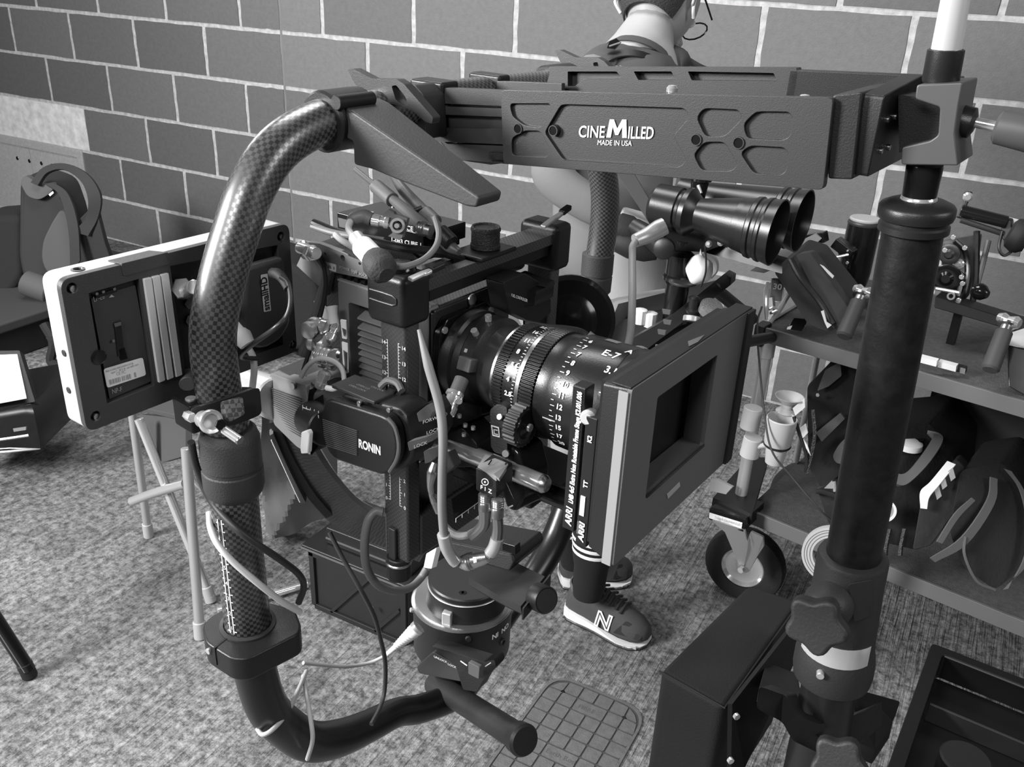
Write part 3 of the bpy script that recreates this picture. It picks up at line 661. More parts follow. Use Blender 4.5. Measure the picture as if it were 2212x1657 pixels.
t.p('front_edge', bx(AF, AF+.0045, BS+.002, BS+.0045, .03, CT-.004), ANG, bev=.001)
LB, LC = -.078, .125
fx = AF+.0042
for x, y, r_, m_ in ((1018,647,.0055,ALU),(959,690,.003,CHR),(1066,618,.002,STL)):
    p = on(RF,0,fx,x,y); t.p('front_button', cyl(p, p+V((.002,0,0)), r_, n=20), m_)
p = on(RF,0,fx,951,720); t.p('audio_socket', hollow(p, (1,0,0), [(0,.006),(.004,.0055)], [(0,.0035),(.004,.0035)], 20), ANG); t.p('audio_socket_core', cyl(p, p+V((.003,0,0)), .0034), ALU)
o_ = R(0, fx+.0005, (939,752),(962,742)); t.p('lettering', text('AUDIO', .0052, o_[0], o_[1]-o_[0], EC, 0, fit=(o_[1]-o_[0]).length), WHT)
t.p('mount_plate', prism([V((fx,LB+y,LC+z)) for y, z in ((-.04,-.03),(-.03,-.045),(.03,-.045),(.04,-.03),(.04,.03),(.03,.042),(-.028,.042),(-.038,.03))], (.008,0,0), .004), BLG, bev=.002)
for y, z in ((-.033,.033),(.033,.033),(-.034,-.034)): t.p('mount_screw', cyl((fx+.008,LB+y,LC+z),(fx+.0105,LB+y,LC+z),.0032,n=16), CHR)
t.p('side_sheet', bx(AB-.022, AB, BS+.006, -.01, .02, CT+.004), CARO, bev=.001)
t.p('base_plate', prism([V((-.2,BS+.01,.022)),V((.02,BS+.01,.022)),V((.05,BS+.03,.022)),V((.05,-.03,.022)),V((-.2,-.02,.022))], (0,0,.008), .003), BLK, bev=.002)
t.p('dovetail', bx(-.16, .03, BS+.02, -.035, .004, .02), ANO, bev=.003)
t.p('dovetail_lever', prism(D((958,890,.80),(1000,868,.80),(1040,880,.79),(1040,900,.79),(975,925,.78)), (0,.02,-.004), .003), BLG, bev=.002)
for x, y in ((992,902),(1002,942),(1022,928),(1005,922)):
    p = at(RF,x,y,.765); t.p('plate_screw', cyl(p, p+V((0,0,.003)), .002, n=12), CHR)
t.p('plate_block', prism(D((948,935,.79),(1000,925,.78),(1030,960,.77),(1028,1010,.78),(950,1010,.8)), (0,.03,0), .002), BLK, bev=.002)
t.p('plate_wedge', prism(D((952,985,.765),(968,978,.765),(982,1008,.765),(966,1024,.765),(950,1014,.765)), (0,.01,0), .001), GRY, bev=.001)
t.p('scale_bar', prism(D((975,1078,.80),(1050,1030,.83),(1058,1062,.83),(982,1128,.80)), (0,.01,0), .001), BLK, bev=.001)
sb = bmesh.new(); s0, s1 = D((985,1120,.795),(1038,1082,.822)); sb = J(sb, tube([s0, s1], .0004, 5, 1))
for i in range(5): q_ = s0.lerp(s1, i/4); sb = J(sb, tube([q_, q_-V((0,0,.004))], .0004, 5, 1))
t.p('ruler_marks', sb, WHT)
t.p('lower_plate', prism(D((905,1000,.80),(948,990,.8),(950,1100,.86),(905,1100,.85)), (0,.02,0)), BLK)
t.p('viewfinder_body', prism(R(0, -.055, (1048,600),(1096,580),(1152,615),(1154,665),(1120,690),(1060,660)), (.02,0,0), .003), BLK, bev=.002)
t.p('front_unit', prism(D((1062,615,.83),(1095,600,.84),(1158,628,.83),(1156,660,.835),(1122,668,.83),(1075,645,.82)), (0,.03,0), .002), BLG, bev=.002)
a_, b_ = D((1090,634,.81),(1140,652,.805)); t.p('fine_print', text('REMOTE FUEL CONTROLLER', .004, a_, b_-a_, EC, .001, fit=(b_-a_).length), WHT)
t.p('accessory_rail', prism(D((1066,596,.84),(1085,590,.85),(1182,612,.84),(1184,622,.835),(1090,602,.84)), (0,.012,0), .001), ANO, bev=.001)
t.p('under_bar_block', prism(D((1060,560,.82),(1105,548,.86),(1108,585,.86),(1100,592,.86),(1066,596,.82)), (0,.02,0), .002), ANO, bev=.002)

# ------------------------------------------------------------------ the lens
t = T('cine_lens', 'black cine zoom lens with silver rings and white focus scale', 'lens', base=(0,LB,LC-.05))
LO = V((0,LB,LC)); LN = mat('lens_black', .012, .3, bump=.06, scale=800)
def ln(name, m, a0, prof, n=64, **k): return t.p(name, lathe(LO+V((a0,0,0)), (1,0,0), prof, n), m, **k)
ln('mount_ring', ANO, -.063, [(0,.041),(.004,.043),(.012,.043),(.014,.04),(.022,.039),(.024,.036)])
ln('mount_collar', BLK, -.042, [(0,.0405),(.002,.042),(.014,.042),(.016,.04),(.02,.037)])
ln('rear_barrel', mat('rear_barrel', .06, .3, .5), -.024, [(0,.037),(.002,.0375),(.016,.04),(.018,.041)])
ln('silver_ring', STL, -.006, [(0,.041),(.0008,.0425),(.003,.0425),(.0038,.0418)])
ln('iris_ring', LN, .008, [(-.01,.0418),(0,.043),(.012,.0445),(.014,.0445)])
ln('silver_ring', STL, .0225, [(0,.0448),(.0008,.0462),(.0048,.0468),(.0056,.0455)])
ln('focus_barrel', LN, .042, [(0,.046),(.004,.0465),(.012,.0475),(.016,.0495),(.04,.05),(.058,.05),(.062,.0495)])
ln('front_ring', LN, .104, [(-.001,.0485),(.002,.0505),(.02,.0505),(.021,.048)])
def gear(a0, w_, r0, n, nm='gear_ring'):
    P_ = []
    for i in range(n*2):
        r = r0 if i%2 else r0+.0016
        for d in (-.22, .22): an = (i+d)*pi/n; P_.append(LO+V((a0, r*cos(an), r*sin(an))))
    t.p(nm, prism(P_, (w_,0,0)), BLK)
gear(-.0015, .0095, .0428, 90); gear(.0285, .0125, .0462, 100)
cl = (RF.inverted()@CAM)-LO; an0 = math.atan2(cl.z, cl.y)      # direction of the viewer round the barrel
def mark(a, an, r, bm, dx): # move a flat glyph (x along the barrel, y round it) onto the barrel
    for v in bm.verts:
        u_, v_ = v.co.x, v.co.y; th = an - v_/r; v.co = LO+V((a+u_*dx, (r+.0002)*cos(th), (r+.0002)*sin(th)))
    return bm
def glyph(s_, size): return text(s_, size, (0,0,0), (1,0,0), (0,1,0), 0, .0002)
def scale(a, r, labels, a_from, step, size, tick=.003, nt=4, side=1):
    m = bmesh.new(); k = 0
    for i, lb_ in enumerate(labels):
        an = a_from+i*step
        g_ = glyph(lb_, size)
        m = J(m, mark(a, an, r, g_, 1))
        for j in range(nt):
            q_ = bmesh.new(); vv = [q_.verts.new(p) for p in ((0,-.0003,0),(tick if j == 0 else tick*.6,-.0003,0),(tick if j == 0 else tick*.6,.0003,0),(0,.0003,0))]; q_.faces.new(vv)
            m = J(m, mark(a-.0055*side, an+step*j/nt-.03, r, q_, 1))
    return m
t.p('scale_engraving', scale(.0135, .0455, ['1.4','2','2.8','4','5.6','8','11','16','22'], an0+1.05, -.27, .0058, .003, 4, -1.15), WHT)
t.p('scale_engraving', scale(.067, .0502, ['20','17','15','13','12','11','10','9','8','7','7','6'], an0+1.12, -.185, .0062, .004, 2), WHT)
t.p('index_mark', mark(.055, an0+.62, .0498, J(bx(0,.012,-.0006,.0006,0,.0001)), 1), WHT)
for s_, a_, an_, z_ in (('m',.083,.85,.009),('ft in',.09,.62,.007),('APUR',.1,-.95,.009),('E-7',.085,-.72,.011),('3.1',.096,-.42,.009)):
    t.p('lettering', mark(a_, an0+an_, .0502, glyph(s_, z_), 1), WHT)
lbx = bx(0,.012,-.004,.004,0,.0001); t.p('silver_label', mark(.075, an0-1.25, .0503, lbx, 1), ALU)
gl = bx(0,.006,-.003,.003,0,.0001)
t.p('mount_lug', box(LO+V((-.03, .042*cos(an0+.2), .042*sin(an0+.2))), (.014,.012,.012), MX.Rotation(an0+.2, 3, 'X')), GRY, bev=.001)
t.p('mount_dot', mark(-.037, an0-.05, .0425, bx(0,.003,-.0016,.0016,0,.0001), 1), PAP)
for an_ in (-.45, -.9): p = LO+V((-.034,.042*cos(an0+an_),.042*sin(an0+an_))); t.p('mount_pin', cyl(p, p+(p-LO-V((-.034,0,0))).normalized()*.006, .003), CHR)

# ------------------------------------------------------------------ matte box
t = T('matte_box', 'charcoal matte box with pale side edge and rectangular glass opening in front of the lens', 'matte box', base=(.13,-.08,.05))
AM = .16
o = R(0, AM, (1369,849),(1625,668),(1579,985),(1329,1220)); zt_, zb_ = .197, .053; b0_, b1_ = -.183, .024
MBF = mat('hood_face', .11, .6, bump=.15, scale=600)
ou = [V((AM,b0_,zb_)),V((AM,b1_,zb_)),V((AM,b1_,zt_)),V((AM,b0_,zt_))]
OP = [V((AM,-.142,.094)),V((AM,-.041,.094)),V((AM,-.041,.176)),V((AM,-.142,.176))]
t.p('face_plate', plate(ou, [OP], (-.004,0,0), .0025), MBF, bev=.0008)
fr_ = [p+V((-.004,0,0)) for p in ou]; bk_ = [V((AM-.024,b0_+.004,zb_+.004)),V((AM-.024,b1_-.004,zb_+.004)),V((AM-.024,b1_-.004,zt_-.004)),V((AM-.024,b0_+.004,zt_-.004))]
bm = bmesh.new(); fa = [bm.verts.new(p) for p in rnd(fr_, .0025)]; ba = [bm.verts.new(p) for p in rnd(bk_, .0025)]; n_ = len(fa)
for i in range(n_): bm.faces.new((fa[i], fa[(i+1)%n_], ba[(i+1)%n_], ba[i]))
t.p('hood_shell', bm, BLK)
t.p('edge_strip', bx(AM-.0095, AM-.002, b0_-.0012, b0_+.0003, zb_, zt_-.003), mat('edge_strip', .3, .5), bev=.0003)
t.p('edge_strip_right', bx(AM-.001, AM+.0025, b1_-.014, b1_, zb_, zt_), BLK, bev=.0008)
t.p('top_edge', bx(AM-.016, AM-.001, b0_, b1_, zt_-.0005, zt_+.001), BLK, bev=.0005)
Q = [V((AM-.022,-.141,.0925)),V((AM-.022,-.035,.0925)),V((AM-.022,-.035,.172)),V((AM-.022,-.141,.172))]
bm = bmesh.new(); fa = [bm.verts.new(p-V((.003,0,0))) for p in OP]; ba = [bm.verts.new(p) for p in Q]
for i in range(4): bm.faces.new((fa[i], fa[(i+1)%4], ba[(i+1)%4], ba[i]))
t.p('funnel', bm, mat('funnel_grey', .1, .55))
t.p('filter_frame', plate([V((AM-.0225,-.15,.084)),V((AM-.0225,-.028,.084)),V((AM-.0225,-.028,.182)),V((AM-.0225,-.15,.182))], [[p-V((.001,0,0)) for p in Q]], (-.004,0,0)), BLK)
t.p('filter_glass', bx(AM-.028, AM-.0265, -.148, -.03, .088, .178), mat('dark_glass', .006, .03, coat=1))
for i in range(5):
    y_ = -.12+i*.019; t.p('filter_slot', bx(AM-.0262-i*.0001, AM-.0258, y_, y_+.0012, .094, .17), mat('slot_dark', .03, .3))
t.p('slash', prism(R(0, AM+.0004, (1397,1076),(1396,1070),(1405,1062),(1521,958),(1521,964)), (.0004,0,0)), BLG)
t.p('rating_plate', prism(R(0, AM+.0003, (1440,1068),(1467,1041),(1468,1050),(1442,1077)), (.0006,0,0)), ALU)
t.p('stage', bx(AM-.028, AM-.024, b0_+.008, b1_-.01, zb_+.006, zt_-.004), BLK)
t.p('stage', bx(.126, AM-.028, -.158, b1_-.02, .062, .188), BLK, bev=.003)
t.p('stage_bar', bx(.105, .116, -.168, -.155, .056, .178), ANO, bev=.001)
t.p('stage_bar', bx(.12, .13, -.172, -.158, .05, .16), ANO, bev=.001)
x0_ = on(RF,1,-.1685,1243,1092); x1_ = on(RF,1,-.1685,1262,832)
for s_, z_, sz, ft_ in (('ARRI', .0605, .0078, .017), ('LMB 4x5 Extra Non Rotatable Frame Stage K2.001.006', .081, .0055, .094)):
    t.p('lettering', text(s_, sz, (.1135,-.1685,z_), EC, (-1,0,0), .0004, .00025, shear=.15, fit=ft_), WHT)
t.p('lettering', text('ARRI', .0066, (.1275,-.1725,.054), EC, (-1,0,0), .0004, .0002, shear=.15, fit=.018), WHT)
t.p('lettering', text('TT', .005, (.127,-.1725,.102), EC, (-1,0,0), .0004, .0002), WHT); t.p('lettering', text('K2', .005, (.127,-.1725,.14), EC, (-1,0,0), .0004, .0002), WHT)
t.p('stage_label', bx(.122,.126,-.1728,-.172,.077,.094), PAP); t.p('stage_label', bx(.121,.127,-.1728,-.172,.06,.071), GRY)
for x, y, d_ in ((1302,857,.66),(1300,990,.69),(1277,1130,.74),(1325,838,.66)):
    p = at(RF,x,y,d_); t.p('stage_bolt', cyl(p+V((-.003,0,0)), p+V((.004,0,0)), .0035, n=16), CHR)
p0, p1 = D((1282,893,.66),(1258,912,.64)); t.p('lock_button', lathe(p0, p1-p0, [(0,.003),(.004,.0055),(.012,.006),(.015,.004)], 20), mat('button_pale', .5, .35))
t.p('top_latch', prism(D((1340,810,.68),(1398,785,.69),(1402,797,.69),(1345,828,.68)), (0,.01,.004), .001), BLK, bev=.001)
t.p('top_slot', prism(R(2, zt_+.0012, (1486,738),(1522,724),(1508,739),(1488,749)), (0,0,.0004)), GRY)
# ------------------------------------------------------------------ on-board monitor seen from behind
AMo = -.22
t = T('monitor', 'white edged monitor seen from behind, with battery plate, bright ribs and smallHD badge', 'monitor', base=(-.23,-.26,.13))
mp = R(0, AMo, (124,601),(621,487),(646,763),(187,929)); zt_ = (mp[0].z+mp[1].z)/2; zb_ = (mp[2].z+mp[3].z)/2; b0_, b1_ = mp[3].y, (mp[1].y+mp[2].y)/2
def MF(y0, y1, z0, z1, a=AMo): return [V((a,y0,z0)),V((a,y1,z0)),V((a,y1,z1)),V((a,y0,z1))]
def mr(da, *p): return R(0, AMo+da, *p)
MON = mat('monitor_back', .05, .5, bump=.2, scale=900)
rec1 = mr(0, (192,634),(300,603),(333,832),(232,872)); rec2 = mr(0, (368,575),(600,530),(612,745),(402,815))
sc = [circ(p, EB, EC, .0042, 14) for p in mr(0, (156,623),(607,511),(207,899),(633,744))]
t.p('back_panel', plate(rnd(MF(b0_,b1_,zb_,zt_), .009, 6), [rec1, rec2]+sc, (-.006,0,0), .0), MON, bev=.001)
for o_ in (t.o.children[-1],): pass
t.p('edge_frame', plate(rnd([p-V((.006,0,0)) for p in MF(b0_,b1_,zb_,zt_)], .009, 6), [rnd([p-V((.006,0,0)) for p in MF(b0_+.003,b1_-.003,zb_+.003,zt_-.003)], .007, 6)], (-.02,0,0)), mat('white_edge', .6, .3), bev=.0008)
t.p('screen_back', bx(AMo-.028, AMo-.0065, b0_+.002, b1_-.002, zb_+.002, zt_-.002), BLK, bev=.004)
t.p('screen', bx(AMo-.0285, AMo-.028, b0_+.012, b1_-.012, zb_+.012, zt_-.012), BLG)
for p in mr(-.005, (156,623),(607,511),(207,899),(633,744)): t.p('corner_screw', cyl(p, p+V((.002,0,0)), .0028, n=16), CHR)
bp_ = mr(-.0035, (197,645),(292,616),(330,822),(237,862))
t.p('battery_plate', prism(bp_, (-.002,0,0), .001), mat('battery_plate', .045, .5))
t.p('plate_floor', bx(AMo-.0065, AMo-.0058, b0_+.008, b1_-.008, zb_+.006, zt_-.006), BLK)
t.p('plate_latch', prism(mr(-.003, (246,697),(260,692),(268,765),(254,770)), (.0007,0,0)), BLK)
t.p('latch_tab', prism(mr(-.0022, (246,699),(260,695),(261,702),(248,706)), (.0008,0,0)), GRY)
t.p('plate_latch', prism(mr(-.003, (255,755),(268,750),(275,774),(261,778)), (.0007,0,0)), BLG)
t.p('contact', prism(mr(-.003, (205,637),(250,622),(251,629),(206,644)), (.0015,0,0)), BLG)
for x, y in ((208,634),(222,630),(246,624),(244,736)): p = mr(-.0015, (x,y))[0]; t.p('contact_pin', cyl(p, p+V((.0012,0,0)), .0012, n=10), STL)
t.p('arrow_mark', prism(mr(-.003, (235,643),(247,641),(240,636)), (.0003,0,0)), ALU)
o_ = mr(-.003, (203,652),(226,645)); t.p('fine_print', text('LP-E6', .006, o_[0], o_[1]-o_[0], EC, .0002, fit=(o_[1]-o_[0]).length), mat('grey_print', .35, .6))
o_ = mr(-.003, (243,851),(264,845)); t.p('fine_print', text('NP-F', .006, o_[0], o_[1]-o_[0], EC, .0002, fit=(o_[1]-o_[0]).length), MATS['grey_print'])
t.p('release_button', lathe(mr(-.002, (209,769))[0], (1,0,0), [(0,.0058),(.004,.0058),(.005,.0045)], 20), BLG)
lbq = mr(-.0022, (223,800),(307,772),(315,800),(314,811),(231,838))
t.p('maker_label', prism(mr(-.0024, (223,797),(308,772),(315,810),(231,838)), (.0004,0,0), .002), PAP)
for (x, y, s_, z_) in ((229,803,'Made to power camera monitors and rigs',.0028),(240,806,'input 7 - 30 V dc  use with care',.0028)):
    o_ = mr(-.0018, (x,y+2),(x+62,y-18)); t.p('fine_print', text(s_, z_, o_[0], o_[1]-o_[0], EC, 0, fit=(o_[1]-o_[0]).length*.95), MATS['grey_print'])
o_ = mr(-.0018, (252,812),(272,806)); t.p('fine_print', text('CE FC', .004, o_[0], o_[1]-o_[0], EC, 0, fit=(o_[1]-o_[0]).length), MATS['grey_print'])
bc = bmesh.new(); ba_, bb_ = mr(-.0018, (235,832),(302,812)); rd = random.Random(3)
k = 0
while k < .97:
    wv = rd.choice([.012,.02,.03,.05]); 
    if k > .02 and rd.random() < .75: q_ = ba_.lerp(bb_, k); q2 = ba_.lerp(bb_, min(1, k+wv*.7)); bc = J(bc, prism([q_, q2, q2+V((0,0,.0042)), q_+V((0,0,.0042))], (.0001,0,0)))
    k += wv+.012
t.p('barcode_bars', bc, MATS['grey_print'], kind='stuff')
RB = mat('bright_rib', .7, .25)
for i in range(3):
    x0, x1 = 311+i*18.5, 328+i*18.5
    q_ = mr(.0022, (x0,603-i*4.6),(x1,599-i*4.6),(x1+30,822-i*6),(x0+33,828-i*6))
    t.p('heat_rib', prism([q_[0],q_[1],q_[2],q_[3]], (-.004,0,0), .001), RB, bev=.0015)
t.p('sun_lip', prism(mr(.001, (262,572),(355,547),(368,570),(268,597)), (-.003,0,0), .001), MON, bev=.001)
t.p('sun_lip_top', prism([V((AMo-.014,mr(0,(255,570))[0].y,zt_)),V((AMo+.001,mr(0,(262,570))[0].y,zt_)),V((AMo+.001,mr(0,(362,548))[0].y,zt_)),V((AMo-.014,mr(0,(345,550))[0].y,zt_))], (0,0,.0012)), MON, bev=.0005)
tp_ = on(RF, 2, zt_+.001, 168, 580); t.p('top_thread', lathe(V((tp_.x,tp_.y,zt_-.001)), EC, [(0,.0052),(.0018,.0052),(.0019,.0035),(.001,.003)], 20), ANG)
for x, y in ((138,763),(148,843)):
    p = on(RF, 1, b0_-.0003, x, y); t.p('side_jack', cyl(p+V((0,.002,0)), p-V((0,.0004,0)), .0028, n=16), ANG)
t.p('mount_bolt', cyl(mr(-.004,(396,632))[0], at(RF,420,620,.72), .006), CHR); t.p('mount_nut', cyl(mr(-.003,(392,626))[0], mr(.004,(394,622))[0], .009, n=6), CHR)
for x, y in ((411,654),(413,692)): t.p('port_outline', lathe(mr(-.004,(x,y))[0], (1,0,0), [(0,.0055),(.001,.0055),(.0011,.0045),(.0005,.0042)], 6), GRY)
# brand battery hump
ctr = mr(0, (545,655))[0]
hb = mr(.012, (540,563),(585,553),(606,640),(604,700),(560,745),(515,740)); 
hm = mr(0, (512,570),(596,548),(608,640),(612,690),(590,728),(555,748),(518,742),(505,700))
t.p('power_module', prism([p for p in hm], (.012,0,0), .006), MON, bev=.005)
bq = mr(.0128, (563,594),(577,591),(585,671),(570,674)); t.p('badge', prism(bq, (.0005,0,0), .001), mat('badge_white', .75, .5))
up_ = (bq[1]+bq[0]-bq[2]-bq[3])
t.p('badge_lettering', text('smallHD', .0098, bq[2].lerp(bq[3], .22)+V((.0007,0,.0015)), up_, V((0,-1,0))+V((0,0,-.0)), .0001, .0003, fit=up_.length*.5*.9), BLK)
def cable(name, label, pts, r, m, group=None, F=RF, sub=8, n=10, cat='cable'):
    return solo(name, label, cat, tube(D(*pts, F=F), r, n, sub), m, F, base=D(pts[0], F=F)[0], group=group)
# clamp that holds the monitor arm to the ring
t = T('monitor_clamp', 'black metal tube clamp with chrome bolt and lever on the left of the ring', 'clamp', base=(-.177,-.26,.08))
cz0, cz1 = .088, .113
cp = R(2, cz1, (369,855),(450,832),(545,835),(549,843),(455,873),(445,866),(410,879))
t.p('jaw', prism(cp, (0,0,-.026), .003), BLK, bev=.0015)
t.p('jaw', prism(D((447,870,.715),(546,836,.73),(551,895,.735),(530,905,.735),(490,920,.73),(438,922,.72),(410,905,.715),(411,880,.712)), (.004,.004,0), .004), BLK, bev=.002)
t.p('window', prism(D((476,868,.708),(520,857,.712),(525,895,.714),(492,912,.712),(478,896,.709)), (.001,.001,0), .002), carbon('carbon_patch', False, .0034, .006, .1, .4))
b0, b1 = D((437,905,.70),(478,918,.675))
t.p('clamp_bolt', lathe(b0, b1-b0, [(0,.0062),(.001,.0068),(.0145,.0068),(.0148,.0095),(.017,.0095),(.018,.0088),(.0175,.0065),(.0155,.006)], 28), CHR)
t.p('bolt_socket', cyl(b1-(b1-b0).normalized()*.002, b1-(b1-b0).normalized()*.0005, .0045, n=6), BLG)
l0, l1 = D((484,928,.68),(516,950,.675)); t.p('clamp_lever', cyl(l0, l1, .0034, n=16), CHR); t.p('lever_tip', cyl(l1, l1+(l1-l0)*.12, .0036, n=16), STL)
p = R(2, cz1+.0005, (412,862))[0]; t.p('round_cap', cyl(p-V((0,0,.001)), p+V((0,0,.0012)), .0045, n=20), ALU)
t.p('white_nut', cyl(at(RF,404,897,.72), at(RF,416,903,.70), .004, n=6), ALU)
t.p('arm', cyl(at(RF,405,830,.77), at(RF,400,780,.80), .007), GRY)

# back block, transmitter and its antennas on top of the camera
BB = -.119
t = T('accessory_block', 'light grey accessory plate with white label at the upper rear of the camera', 'plate', base=(-.19,-.11,.18))
pl_ = R(1, BB, (664,523),(690,526),(800,567),(794,604),(715,588),(704,640),(690,620),(640,574))
t.p('plate', plate(pl_, [circ(p, EA, EC, r_, 12) for p, r_ in zip(R(1, BB, (702,549),(740,558),(777,570)), (.0014,.0028,.0014))], (0,.006,0)), mat('block_pale_grey', .2, .5, .2, bump=.1, scale=600), bev=.0006)
t.p('plate_body', bx(-.222, -.14, BB+.007, -.02, .188, .203), BLK, bev=.002)
t.p('top_panel', prism([p+V((0,0,.0)) for p in R(2, .206, (690,524),(722,512),(860,520),(905,560),(800,566))], (0,0,-.002)), mat('weave_black', .015, .6, bump=.8, scale=700))
lq = R(1, BB-.0005, (692,562),(726,572),(726,588),(692,577)); t.p('white_label', prism(lq, (0,.0004,0), .001), PAP)
for x0, y0, x1, y1, s_ in ((733,580,772,592,'POWER OUT'),(760,590,794,600,'12V MAX'),(695,574,722,583,'A  B 1')):
    o_ = R(1, BB-.001, (x0,y0),(x1,y1)); t.p('fine_print', text(s_, .004, o_[0], o_[1]-o_[0], EC, 0, .0001, fit=(o_[1]-o_[0]).length), ALU if s_[0] != 'A' else GRY)
t.p('connector', cyl(*D((648,535,.83),(684,548,.81)), .0055), CHR); t.p('connector', cyl(*D((655,528,.835),(662,552,.825)), .005), STL); t.p('connector_nut', cyl(*D((668,545,.82),(676,548,.815)), .0075, n=6), CHR)
t = T('wireless_transmitter', 'black wireless video transmitter box with small screws, clamp and white print above the camera', 'transmitter', base=(-.14,-.09,.222))
bq = R(1, -.10, (728,464),(915,507),(918,545),(733,500)); zz = max(p.z for p in bq[:2]); x0_, x1_ = bq[0].x, bq[1].x
fq = R(2, zz, (728,464),(832,437),(948,478),(915,507)); yb = on(RF, 2, zz, 832, 437).y
t.p('case', bx(x0_, x1_, -.10, yb, zz-.015, zz), BLG, bev=.0008)
t.p('case_foot', bx(x0_+.01, x1_-.004, -.095, yb-.004, zz-.021, zz-.016), ANO)
for i, (x, y) in enumerate(((775,466),(803,459),(822,468),(850,445))):
    p = on(RF, 2, zz+.0005, x, y); t.p('case_screw', cyl(p-V((0,0,.001)), p+V((0,0,.0005)), .0022, n=12), CHR)
fr_ = R(1, -.1003, (730,470),(760,478),(760,496),(733,490)); t.p('fan_grille', prism(fr_, (0,.0005,0)), GRY)
o_ = R(1, -.1006, (846,522),(913,535)); t.p('lettering', text('1-083 CUBE 1', .0055, o_[0], o_[1]-o_[0], EC, 0, .0001, fit=(o_[1]-o_[0]).length*.95), WHT)
o_ = R(1, -.1006, (878,497),(906,503)); t.p('lettering', text('CE O', .006, o_[0], o_[1]-o_[0], EC, 0, .0001, fit=(o_[1]-o_[0]).length), WHT)
cl_ = D((828,462,.745),(838,452,.75),(850,458,.748),(852,463,.748),(862,465,.745),(880,472,.74),(874,496,.738),(868,514,.735),(862,519,.735),(838,510,.738),(848,503,.738),(842,490,.74))
t.p('bracket', prism(cl_, (0,.003,0), .0005), GRY, bev=.0006)
p0, p1 = D((862,486,.742),(857,488,.728)); t.p('bnc_socket', hollow(p0, p1-p0, [(0,.0055),(.004,.0062),(.011,.006)], [(0,.004),(.011,.004)], 24), CHR); t.p('bnc_pin', cyl(p0, p1, .002), CHR)
t.p('bnc_barrel', lathe(*[(lambda a, b: (a, b-a))(*D((840,482,.745),(800,474,.745)))][0], [(0,.005),(.003,.0052),(.004,.0042),(.007,.0042),(.008,.005),(.014,.005),(.015,.0038)], 20), CHR)
t.p('bnc_boot', tube(D((802,474,.745),(785,468,.745),(765,473,.745),(757,482,.745)), [.0055,.0062,.0058,.004], 14), GRY)
t.p('side_port', lathe(*[(lambda a, b: (a, b-a))(*D((905,492,.75),(935,500,.745)))][0], [(0,.006),(.002,.0062),(.003,.005),(.004,.0062),(.005,.005),(.006,.0062),(.007,.005),(.012,.005)], 20), STL)
t.p('white_port_label', prism(D((908,484,.747),(919,487,.745),(917,498,.745),(907,495,.747)), (0,.001,0)), PAP)
for nm, P_, rr_ in (('antenna', ((768,366,.86),(800,392,.84),(868,447,.80),(935,505,.76)), (.0026,.0026,.005,.0055)),
                    ('antenna', ((850,380,.86),(875,415,.84),(925,470,.80),(965,525,.77),(992,545,.76)), (.0035,.0055,.0062,.0066,.003))):
    t.p(nm, tube(D(*P_), rr_, 14, 6), mat('antenna_grey', .09, .4) )
t.p('antenna_sleeve', cyl(*D((812,402,.832),(848,432,.812)), .0066), GRY)
t.p('antenna_sleeve', cyl(*D((918,462,.805),(938,482,.795)), .0078), GRY)
t.p('antenna_joint', cyl(*D((950,500,.765),(975,525,.76)), .0072), BLK)
t.p('antenna_joint', cyl(*D((895,455,.80),(912,449,.80)), .0025), BLK)
cable('signal_cable', 'pale grey looped cable drooping from the transmitter in front of the camera top', ((757,478,.742),(753,495,.735),(768,515,.72),(790,535,.705)), .0028, LGC)
t = T('inline_connector', 'white labelled inline cable connector with black boot leaning above the camera top', 'connector', base=D((800,560,.70))[0][:])
c0, c1, c2, c3, c4 = D((768,512,.712),(783,532,.705),(808,558,.69),(828,585,.68),(822,600,.68))
t.p('sleeve', cyl(c0, c1, .0062), ALU); t.p('label_wrap', cyl(c1, c2, .0088), PAP)
t.p('boot', tube([c2, c2.lerp(c3, .4), c3, c3+(c3-c2)*.35], [.010,.0125,.0115,.006], 14, 3), mat('soft_rubber', .03, .7, bump=.4, scale=500))
cable('signal_cable', 'grey cable curling from the inline connector up to the antenna side', ((838,568,.69),(870,576,.69),(912,562,.70),(940,535,.71),(948,505,.72),(940,470,.74)), .0025, mat('mid_grey_cable', .16, .5))
cable('signal_cable', 'pale thin cable running beneath the transmitter onto the grey plate', ((725,507,.77),(740,520,.76),(780,545,.74),(808,562,.72)), .0028, LGC)
cable('signal_cable', 'dark glossy cable crossing under the transmitter from the left', ((677,481,.80),(730,502,.79),(800,520,.77),(870,535,.76),(950,545,.77),(1000,560,.79)), .0036, mat('gloss_cable', .02, .25))
cable('signal_cable', 'dark grey cable alongside the dark one, its free end at the left', ((675,489,.80),(720,503,.785),(775,512,.775),(830,520,.77)), .003, mat('mid_grey_cable'))
cable('signal_cable', 'black bundle of cable dipping behind the top bar', ((905,545,.80),(960,548,.80),(1010,553,.80),(1060,545,.82)), .004, DGC)
cable('power_cable', 'grey strap-like cable descending from the plate behind the camera', ((690,560,.84),(705,590,.84),(690,650,.85),(665,730,.86),(650,770,.86)), .0045, mat('mid_grey_cable'))
cable('power_cable', 'thin black cable knotted beneath the grey strap cable', ((688,548,.835),(700,580,.835),(703,625,.84),(690,690,.85),(655,800,.84)), .002, DGC)
